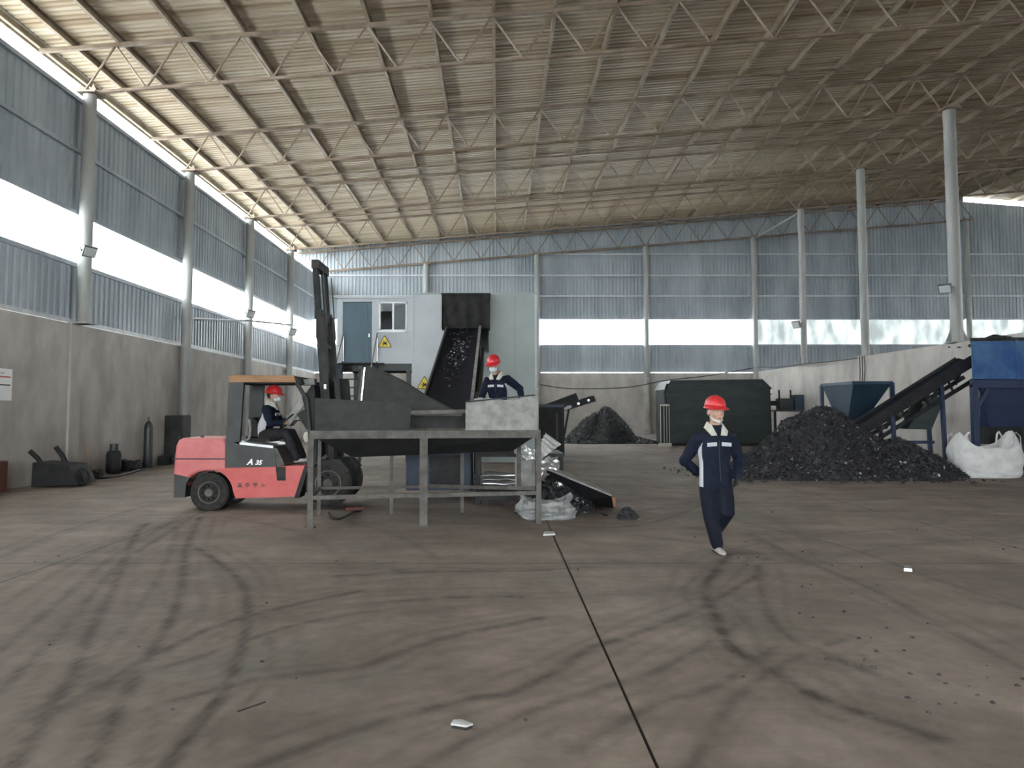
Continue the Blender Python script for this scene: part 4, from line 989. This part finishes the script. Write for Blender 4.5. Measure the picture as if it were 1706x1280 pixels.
flood(P(148,419,17.9),(1,-.5,-.5),.17,'pale flood lamp on the first left column'); flood(P(417,523,29.9),(1,-.5,-.5),.2,'small flood lamp on the third left column'); flood(P(487,553,36.0),(1,-.5,-.5),.22,'small flood lamp on the fourth left column')
flood(P(1575,481,23.9),(-.7,-.7,-.5),.19,'flood lamp on the nearest partition column'); flood(P(1327,541,36.0),(-1,-.4,-.4),.22,'small flood lamp on the farthest partition column')
def cable(px, label, r=.014, mt='cable'): return tag(MB().tube(catmull([P(*q) for q in px],8),r,5).build('cable',mt,smooth=True),label,'cable')
cable([(900,641,42.34),(940,647,42.34),(985,648,42.34),(1050,645,42.34),(1110,634,42.34),(1180,626,42.34),(1256,613,42.34)],'thin dark cable sagging across the concrete of the back wall',.025)
cable([(1262,612,42.0),(1300,611,39.5),(1334,607,35.6),(1380,603,32.6),(1428,597,29.8)],'cable running along the partition top between the columns',.025)
for k in range(3): cable([(1432+4*k,594,30.0),(1433+4*k,620,29.95),(1432+3*k,648,29.95)],['left','middle','right'][k]+' of three cables hanging down the partition below the middle column',.02)
cable([(322,531,24.2),(366,533,27.2),(418,535,30.2),(468,540,33.3),(492,543,36.2)],'grey conduit strung between the left columns across the window strip',.04,'girt')

# ------------------------------------------------------------------ crumbs on the floor
CH = [(430,28),(535,72),(420,165),(1055,95),(918,155),(1560,182),(1035,258),(1160,257),(1390,285),(1445,302),(1600,355),(1660,345),(575,368),(668,380),(345,396),(290,436),(247,397),(727,438),(875,446),(570,546),(615,534),(957,538),(828,583),(1000,635),(785,673),(560,682),(627,703),(975,692),(1003,757),(865,812),(922,808),(1135,807),(1090,872),(950,877),(790,941),(890,921),(878,950),(938,960),(1122,992),(1270,996),(1305,1042),(1420,1056),(1518,1014),(1470,1102),(950,1086),(1113,1114),(1160,1136),(1270,1147),(1357,1143),(1545,1140),(1220,1192),(222,876),(272,1006),(700,918),(1700,1020),(1672,1052),(1520,950),(285,320),(25,293),(1215,735)]
src = []
rc = random.Random(11)
for k in range(4):
    me = MB(); n = 7; top=[]; 
    ring=[(math.cos(2*math.pi*i/n)*rc.uniform(.6,1.2),math.sin(2*math.pi*i/n)*rc.uniform(.4,.9)) for i in range(n)]
    me.add([(x,y,0) for x,y in ring]+[(x*.6+rc.uniform(-.1,.1),y*.6,rc.uniform(.3,.7)) for x,y in ring]+[(0,0,.7)],[(i,(i+1)%n,n+(i+1)%n,n+i) for i in range(n)]+[(n+i,n+(i+1)%n,2*n) for i in range(n)]+[tuple(range(n-1,-1,-1))])
    src.append(me)
protos=[]
def chip(p_, s, mt, label, group, k, name='scrap_chip', cat='scrap chip'):
    key=(k,mt)
    d=[q for q in protos if q[0]==key]
    if d: o=d[0][1].copy(); COL.objects.link(o)
    else:
        o=src[k].build(name,mt,loc=(0,0,0)); protos.append((key,o))
    o.location=p_; o.scale=(s,s,s*.8); o.rotation_euler=(0,0,rc.uniform(0,6.28)); tag(o,label,cat,group); return o
for k,(x,y) in enumerate(CH):
    chip(G(1150+x/3.068,800+y/3.068), rc.uniform(.013,.024), 'scrap_chip' if k%5 else 'scrap', 'small dark scrap chip lying on the bare floor right of the walking worker','scrap chips scattered on the floor at right',k%4)
for k,(px,py) in enumerate([(83,1075),(231,1078),(287,1183),(493,1131),(437,1103),(58,936),(98,927),(444,1005),(622,934),(870,997),(963,949),(876,1200),(560,935)]):
    chip(G(px,py), rc.uniform(.011,.018), 'scrap', 'tiny dark crumb on the tyre-marked floor left of the walking worker','dark crumbs on the floor at left',k%4)
rod=tag(MB().bar(G(396,1189)+V((0,0,.01)),G(442,1173)+V((0,0,.01)),.006,.006).build('thin_rod','black'),'thin dark rod lying on the floor at lower left','rod')
pf_ = thing('broken_fragment','broken white plastic fragment with dark underside on the floor at bottom centre','fragment',G(770,1215))
q0=G(770,1212)
MB().prism([q0+V((-.052,-.01,.0)),q0+V((.022,-.045,0)),q0+V((.052,-.01,0)),q0+V((-.005,.04,0)),q0+V((-.042,.032,0))],(0,0,.014)).build('underside','black',pf_)
MB().prism([q0+V((-.057,-.01,.014)),q0+V((.022,-.048,.018)),q0+V((.055,-.01,.014)),q0+V((-.005,.044,.014)),q0+V((-.046,.035,.016))],(0,0,.009)).build('shell','bag_white',pf_)
tag(MB().prism([G(905,893)+V((0,0,.0)),G(925,892),G(923,888),G(907,888)],(0,0,.02)).build('paper_scrap','bag_white'),'small pale scrap on the floor below the right hopper leg','scrap')
tag(MB().prism([G(1506,952),G(1520,953),G(1516,948),G(1507,948)],(0,0,.03)).build('foil_scrap','aluminium'),'small bright foil scrap on the floor in front of the large heap','scrap')

# ------------------------------------------------------------------ people
def shell(mb, name, mats, parent, voxel, it=3, pick=None):
    o = ORG[parent.name]
    me = bpy.data.meshes.new('tmp'); me.from_pydata([V(q)-o for q in mb.v], [], mb.f)
    tmp = bpy.data.objects.new('tmp', me); COL.objects.link(tmp)
    m1 = tmp.modifiers.new('r','REMESH'); m1.mode = 'VOXEL'; m1.voxel_size = voxel
    m2 = tmp.modifiers.new('s','SMOOTH'); m2.factor = .5; m2.iterations = it
    dg = bpy.context.evaluated_depsgraph_get(); dg.update()
    out = bpy.data.meshes.new_from_object(tmp.evaluated_get(dg)); out.name = name
    bpy.data.objects.remove(tmp)
    out.materials.clear()
    for m in mats: out.materials.append(M[m])
    n = len(out.polygons); out.polygons.foreach_set('use_smooth', [True]*n)
    if pick: out.polygons.foreach_set('material_index', [pick(p.center+o) for p in out.polygons])
    ob = bpy.data.objects.new(name, out); COL.objects.link(ob); ob.parent = parent; ORG[ob.name] = o
    return ob
def capsule(mb, pts, rs, n=12, ref=None):
    mb.tube(pts, rs, n, 1, ref)
    for p_, r_ in ((pts[0], rs[0]), (pts[-1], rs[-1])):
        q = max(r_) if isinstance(r_, tuple) else r_
        if not isinstance(r_, tuple): mb.ball(p_, q*.99, 10, 6)
def hand(mb, wrist, d, nrm, curl, right):
    d = V(d).normalized(); nrm = V(nrm); nrm = (nrm-d*nrm.dot(d)).normalized(); lat = d.cross(nrm).normalized()*(1 if right else -1)   # lat points to the thumb
    w = V(wrist)
    mb.tube([w-d*.02, w+d*.03, w+d*.085, w+d*.095], [(.030,.022),(.040,.018),(.043,.015),(.036,.011)], 12, 1, tuple(nrm))
    for k, (off, L) in enumerate(((.030,.070),(.010,.080),(-.010,.075),(-.029,.058))):
        b_ = w+d*.085+lat*off; a = 0; pts = [b_-d*.012, b_]; rs = [.0095,.0098]
        for s_ in range(3):
            a += curl*(1+.06*k); dd = d*math.cos(a)-nrm*math.sin(a); pts.append(pts[-1]+dd*L*(.45,.30,.25)[s_]); rs.append((.0090,.0084,.0070)[s_])
        capsule(mb, pts, rs, 8)
    tb = w+d*.025+lat*.032; d1 = (d*.65+lat*.75-nrm*.15).normalized(); d2 = (d*.9+lat*.25-nrm*.4*curl).normalized()
    capsule(mb, [tb-d1*.015, tb+d1*.04, tb+d1*.04+d2*.03, tb+d1*.04+d2*.052], [.014,.0115,.010,.0085], 8)
def person(name, label, J, f, hf, look, curl=(.5,.5), sit=False, mask='on', gloves=False, glove_mat='glove', trouser='navy_trouser', hand_n=None):
    """J: joints in world space; f: where the chest points; hf: where the face points."""
    base = V(((J['hipR']+J['hipL'])/2)); base.z = min(J['ankR'].z, J['ankL'].z)-.08
    t = thing(name, label, 'person', base)
    f = V(f).normalized(); up = V((0,0,1)); r = f.cross(up).normalized()
    hc = J['head']; hf = V(hf).normalized(); hr = hf.cross(up).normalized(); hu = hr.cross(hf).normalized()
    HR = Matrix((hr*1.10, hf*1.10, hu*1.10)).transposed()                 # head space: x right, y forward, z up
    HS = 1.10
    def H(x,y,z): return hc+(hr*x+hf*y+hu*z)*HS
    # --- skin: head, neck, trunk, limbs and hands as one surface
    b = MB()
    b.ball(H(0,-.012,.025), (.076,.094,.100), 20, 14, HR); b.ball(H(0,.020,-.045), (.058,.066,.070), 16, 12, HR); b.ball(H(0,.045,-.088), (.030,.030,.026), 12, 8, HR)
    b.tube([H(0,.080,.012),H(0,.094,-.012),H(0,.100,-.026)], [.009,.012,.014], 8); b.ball(H(.012,.090,-.030), .009, 8, 6); b.ball(H(-.012,.090,-.030), .009, 8, 6)
    b.tube([H(-.045,.072,.022),H(0,.088,.022),H(.045,.072,.022)], .011, 8)
    for s in (-1,1):
        b.ball(H(s*.078,-.008,-.010), (.012,.020,.032), 10, 8, HR); b.ball(H(s*.036,.062,-.028), (.024,.022,.022), 10, 8, HR)
    b.tube([H(-.020,.078,-.058),H(0,.086,-.058),H(.020,.078,-.058)], .009, 6)
    capsule(b, [J['neck']-up*.06, J['neck']+(hc-J['neck'])*.35, H(0,-.02,-.04)], [.062,.054,.056], 14)
    ch, wa, pe = J['chest'], J['waist'], J['pelvis']
    b.tube([pe-up*.06, pe, wa, ch, J['neck']-up*.05], [(.13,.09),(.15,.10),(.13,.09),(.16,.105),(.09,.07)], 16, 1, tuple(f))
    for s in 'RL':
        capsule(b, [J['sh'+s],J['el'+s],J['wr'+s]], [.050,.040,.027], 12)
        capsule(b, [J['hip'+s],J['kn'+s],J['ank'+s]], [.080,.055,.040], 12)
        d = J['hd'+s]
        nn = (hand_n or {}).get(s, f)
        hand(b, J['wr'+s], d, nn, curl[0 if s=='R' else 1], s=='R')
    wrs = (J['wrR'],J['wrL'])
    def pick(c):
        if gloves and min((c-w).length for w in wrs) < .2: return 1
        return 0
    body = shell(b, 'body', ['skin',glove_mat], t, .0075, 2, pick)
    for s in (-1,1):
        e = MB().ball(H(s*.031,.068,.004), (.014,.010,.008), 10, 8, HR).build('eye','eye',body,True); MB().ball(H(s*.031,.0765,.004), .0055, 8, 6).build('iris','black',e,True) if False else None
        MB().ball(H(s*.031,.0755,.004), .0058, 8, 6).build('iris','black',body,True)
        MB().tube([H(s*.014,.084,.024),H(s*.034,.080,.028),H(s*.052,.064,.022)], [.004,.005,.003], 6).build('eyebrow','hair',body)
    MB().tube([H(-.022,.080,-.058),H(-.008,.0905,-.056),H(0,.092,-.058),H(.008,.0905,-.056),H(.022,.080,-.058)], [.003,.006,.0065,.006,.003], 8).build('lips','lip',body,True)
    hm = MB(); hm.ball(H(0,-.022,.030), (.081,.096,.100), 18, 12, HR)
    hm.f = [q for q in hm.f if all((V(hm.v[i])-hc).dot(hf) < .05 for i in q) and all((V(hm.v[i])-hc).dot(hu) > -.055 for i in q)]
    hm.build('hair','hair',t,True)
    # --- jacket
    jk = MB(); he = J.get('hem', pe-up*.08)
    jk.tube([he, pe+up*.05, wa+up*.03, ch-up*.05, ch+up*.08, J['neck']-up*.005, J['neck']+up*.045], [(.185,.135),(.185,.135),(.178,.128),(.195,.135),(.172,.115),(.092,.085),(.075,.072)], 20, 1, tuple(f))
    for s in 'RL':
        sh, el, wr = J['sh'+s], J['el'+s], J['wr'+s]
        capsule(jk, [ch+up*.08+(sh-ch-up*.08)*.35, sh, sh+(el-sh)*.5, el, el+(wr-el)*.6, wr-(wr-el)*.05], [.085,.083,.074,.067,.058,.052], 14)
        jk.ball(el, .070, 12, 8)
    side_lo, side_hi = (he.z, ch.z+.05)
    def near_arm(c):
        for s in 'RL':
            for a_, b_ in ((J['sh'+s],J['el'+s]),(J['el'+s],J['wr'+s])):
                d = b_-a_; k = max(0,min(1,(c-a_).dot(d)/d.length_squared))
                if (c-a_-d*k).length < .105: return True
        return False
    def jpick(c):
        if near_arm(c): return 0
        ax = wa+(ch-wa)*((c.z-wa.z)/max(.05,ch.z-wa.z)); l = (c-ax).dot(r); fr = (c-ax).dot(f)
        if c.z < ch.z+.06 and abs(l) > .135 and fr < .055: return 1
        return 0
    jo = shell(jk, 'jacket', ['navy','cloth_white'], t, .012, 4, jpick)
    # collar: two flaps folded down
    for s in (-1,1):
        n0 = J['neck']
        c0 = n0-r*(-s)*.0
        pts = [n0-f*.085+up*.075+r*s*.005, n0-f*.02+r*s*.082+up*.075, n0+f*.070+r*s*.060+up*.035, n0+f*.112+r*s*.022-up*.075, n0+f*.125+r*s*.088-up*.080, n0+f*.085+r*s*.118-up*.035, n0-f*.02+r*s*.122+up*.005, n0-f*.105+r*s*.005+up*.005]
        mbc = MB().add(pts, [(0,1,6,7),(1,2,5,6),(2,3,4,5)]); co = mbc.build('collar','cloth_cream',jo); md = co.modifiers.new('t','SOLIDIFY'); md.thickness = .012; md.offset = 0
    for s in (-1,1):
        c = ch+up*.015+f*.146+r*s*.085
        q = MB().bar(c-r*.055+up*(.004*s), c+r*.055-up*(.004*s), .012, .042).build('chest_tag','cloth_white',jo)
    MB().tube([ch+f*.146+up*.06, ch+f*.142-up*.1, wa+f*.142, pe+f*.148], .006, 6).build('zip','black',jo)
    # --- trousers
    tr_ = MB(); 
    tr_.tube([pe-up*.10 if not sit else pe-up*.03, pe-up*.02, pe+up*.08], [(.165,.125),(.172,.125),(.158,.112)], 18, 1, tuple(f))
    for s in 'RL':
        hp_, kn, an = J['hip'+s], J['kn'+s], J['ank'+s]
        capsule(tr_, [hp_, hp_+(kn-hp_)*.5, kn, kn+(an-kn)*.5, an-(an-kn)*.02], [.106,.102,.088,.080,.070], 14)
    shell(tr_, 'trousers', [trouser], t, .012, 4)
    # --- shoes
    for s in 'RL':
        an = J['ank'+s]; td = V(J['toe'+s]).normalized(); so = MB()
        lat = td.cross(up).normalized(); nz = lat.cross(td).normalized()
        so.tube([an-nz*.045-td*.055, an-nz*.045-td*.03, an-nz*.048+td*.07, an-nz*.058+td*.15, an-nz*.062+td*.185], [(.030,.028),(.038,.036),(.044,.036),(.045,.026),(.026,.015)], 12, 1, tuple(nz))
        capsule(so, [an+nz*.02, an-nz*.03], [.042,.042], 10)
        o_ = shell(so, 'shoe', ['shoe'], t, .009, 2)
        MB().tube([an-nz*.078-td*.07, an-nz*.078+td*.05, an-nz*.080+td*.17], [(.036,.010),(.043,.010),(.030,.010)], 12, 1, tuple(nz)).build('sole','rubber',o_,True)
    # --- helmet
    hv = MB(); nn_, mm_ = 24, 8; prof = []
    vs_ = []; fs_ = []
    for i in range(mm_+1):
        ph = math.pi/2*i/mm_; 
        for k in range(nn_):
            a = 2*math.pi*k/nn_; rr = math.cos(ph)**.8 if i < mm_ else .01
            ridge = .008*math.exp(-(math.sin(a)*rr*.6/.12)**2) if False else 0
            vs_.append(H(.101*rr*math.sin(a), -.008+.132*rr*math.cos(a), .052+.112*math.sin(ph)))
    for i in range(mm_):
        for k in range(nn_): j=(k+1)%nn_; fs_.append((i*nn_+k,(i+1)*nn_+k,(i+1)*nn_+j,i*nn_+j))
    fs_.append(tuple(mm_*nn_+k for k in range(nn_)))
    hv.add(vs_, fs_); ho = hv.build('helmet','helmet_red',t,True); md = ho.modifiers.new('t','SOLIDIFY'); md.thickness = .005
    ri = MB(); vs_=[]; fs_=[]
    for k in range(nn_):
        a = 2*math.pi*k/nn_; ext = .008+.042*max(0,math.cos(a))**1.5
        for (dr, dz) in ((0,.0),(ext,-.012-.012*max(0,math.cos(a))),(ext,-.018-.012*max(0,math.cos(a))),(0,-.010)):
            vs_.append(H((.101+dr)*math.sin(a), -.008+(.132+dr)*math.cos(a), .052+dz))
    for k in range(nn_):
        j=(k+1)%nn_
        for q in range(4): w_=(q+1)%4; fs_.append((4*k+q,4*j+q,4*j+w_,4*k+w_))
    ri.add(vs_,fs_).build('brim','helmet_red',ho,True)
    for xo in (-.022,0,.022): MB().tube([H(xo,.10,.105),H(xo,.05,.150),H(xo,-.01,.164),H(xo,-.07,.150),H(xo,-.115,.105)], .007, 6).build('ridge','helmet_red',ho,True)
    for s in (-1,1): MB().tube([H(s*.085,.02,.05),H(s*.074,.03,-.03),H(s*.045,.045,-.09),H(0,.055,-.118)], .0035, 5).build('chin_strap','cloth_white',ho)
    if mask == 'on':
        mk_ = MB(); mk_.ball(H(0,.040,-.052), (.066,.072,.056), 18, 12, HR); mk_.f = [q for q in mk_.f if all((V(mk_.v[i])-hc).dot(hf) > .035 for i in q)]
        mo_ = mk_.build('mask','mask',t,True)
    else:
        mk_ = MB(); mk_.tube([H(-.066,.0,-.045),H(-.05,.05,-.085),H(0,.082,-.105),H(.05,.05,-.085),H(.066,.0,-.045)], [(.004,.006),(.008,.014),(.010,.018),(.008,.014),(.004,.006)], 10); mo_ = mk_.build('mask','cloth_cream',t,True)
    for s in (-1,1): MB().tube([H(s*.064,.035,-.04),H(s*.078,.0,-.02),H(s*.082,-.015,-.005)], .002, 4).build('ear_loop','cloth_white',mo_)
    return t
# the walking worker
Y0 = 8.92
J = dict(head=P(1192,686,Y0-.06), neck=P(1191,714,Y0), chest=P(1190,742,Y0), waist=P(1191,778,Y0), pelvis=P(1192,800,Y0), hem=P(1192,812,Y0),
    shR=P(1163,731,Y0+.02), elR=P(1141,768,Y0+.16), wrR=P(1163,788,Y0+.20), hdR=V((.9,.35,-.25)), shL=P(1219,734,Y0), elL=P(1232,766,Y0+.05), wrL=P(1228,795,Y0-.06), hdL=V((-.18,-.25,-1)),
    hipR=P(1180,812,Y0), knR=P(1185,862,Y0-.08), ankR=P(1195,908,Y0-.02), toeR=V((.12,-1,-.05)), hipL=P(1205,812,Y0), knL=P(1211,854,Y0-.18), ankL=P(1189,888,Y0+.16), toeL=V((0,-.55,-.85)))
J['ankR'].z = .085
man = person('person','worker in navy overalls and red helmet walking forward, hand on hip', J, (.12,-1,0), (.28,-1,-.04), None, (.9,.6), mask='chin', gloves=True, glove_mat='black', hand_n={'R':V((0,1,.3)),'L':V((1,0,0))})
# the worker behind the hopper
Y1 = 13.95
J = dict(head=P(823,608,Y1-.14), neck=P(827,626,Y1-.04), chest=P(829,645,Y1-.02), waist=P(832,668,Y1+.03), pelvis=P(833,688,Y1+.08),
    shR=P(812,635,Y1-.03), elR=P(804,656,Y1-.12), wrR=P(801,663,Y1-.36), hdR=V((-.1,-1,-.25)), shL=P(846,632,Y1), elL=P(866,648,Y1-.06), wrL=P(869,662,Y1-.26), hdL=V((.05,-.8,-.5)),
    hipR=P(825,694,Y1+.1), knR=P(825,735,Y1+.04), ankR=P(825,773,Y1+.12), toeR=V((-.2,-1,0)), hipL=P(841,694,Y1+.1), knL=P(842,735,Y1+.04), ankL=P(843,773,Y1+.12), toeL=V((.1,-1,0)))
for k in ('ankR','ankL'): J[k].z = .95
w2 = person('person','masked worker in red helmet and grey gloves bending over behind the hopper', J, (-.25,-1,0), (-.5,-1,-.42), None, (.8,.6), mask='on', gloves=True, hand_n={'R':V((0,0,1)),'L':V((0,-.3,1))})
# the driver
J = dict(head=Q(441,659,13.08), neck=Q(436,675,13.1), chest=Q(432,692,13.1), waist=Q(425,712,13.1), pelvis=Q(420,724,13.1), hem=Q(419,731,13.1),
    shR=Q(433,682,12.90), elR=Q(442,705,12.84), wrR=Q(459,706,12.93), hdR=V((.9,.25,.25)), shL=Q(433,682,13.30), elL=Q(444,704,13.36), wrL=Q(459,702,13.24), hdL=V((.9,-.25,.3)),
    hipR=Q(424,727,13.0), knR=Q(466,724,12.95), ankR=Q(484,766,12.95), toeR=V((1,0,.15)), hipL=Q(424,727,13.2), knL=Q(467,724,13.26), ankL=Q(486,766,13.26), toeL=V((1,0,.15)))
dv = person('person','seated driver in red helmet and navy jacket at the forklift wheel', J, (1,0,0), (1,-.18,-.1), None, (.9,.9), sit=True, mask='on', trouser='dark_trouser', hand_n={'R':V((.1,-.3,1)),'L':V((.1,.3,1))})
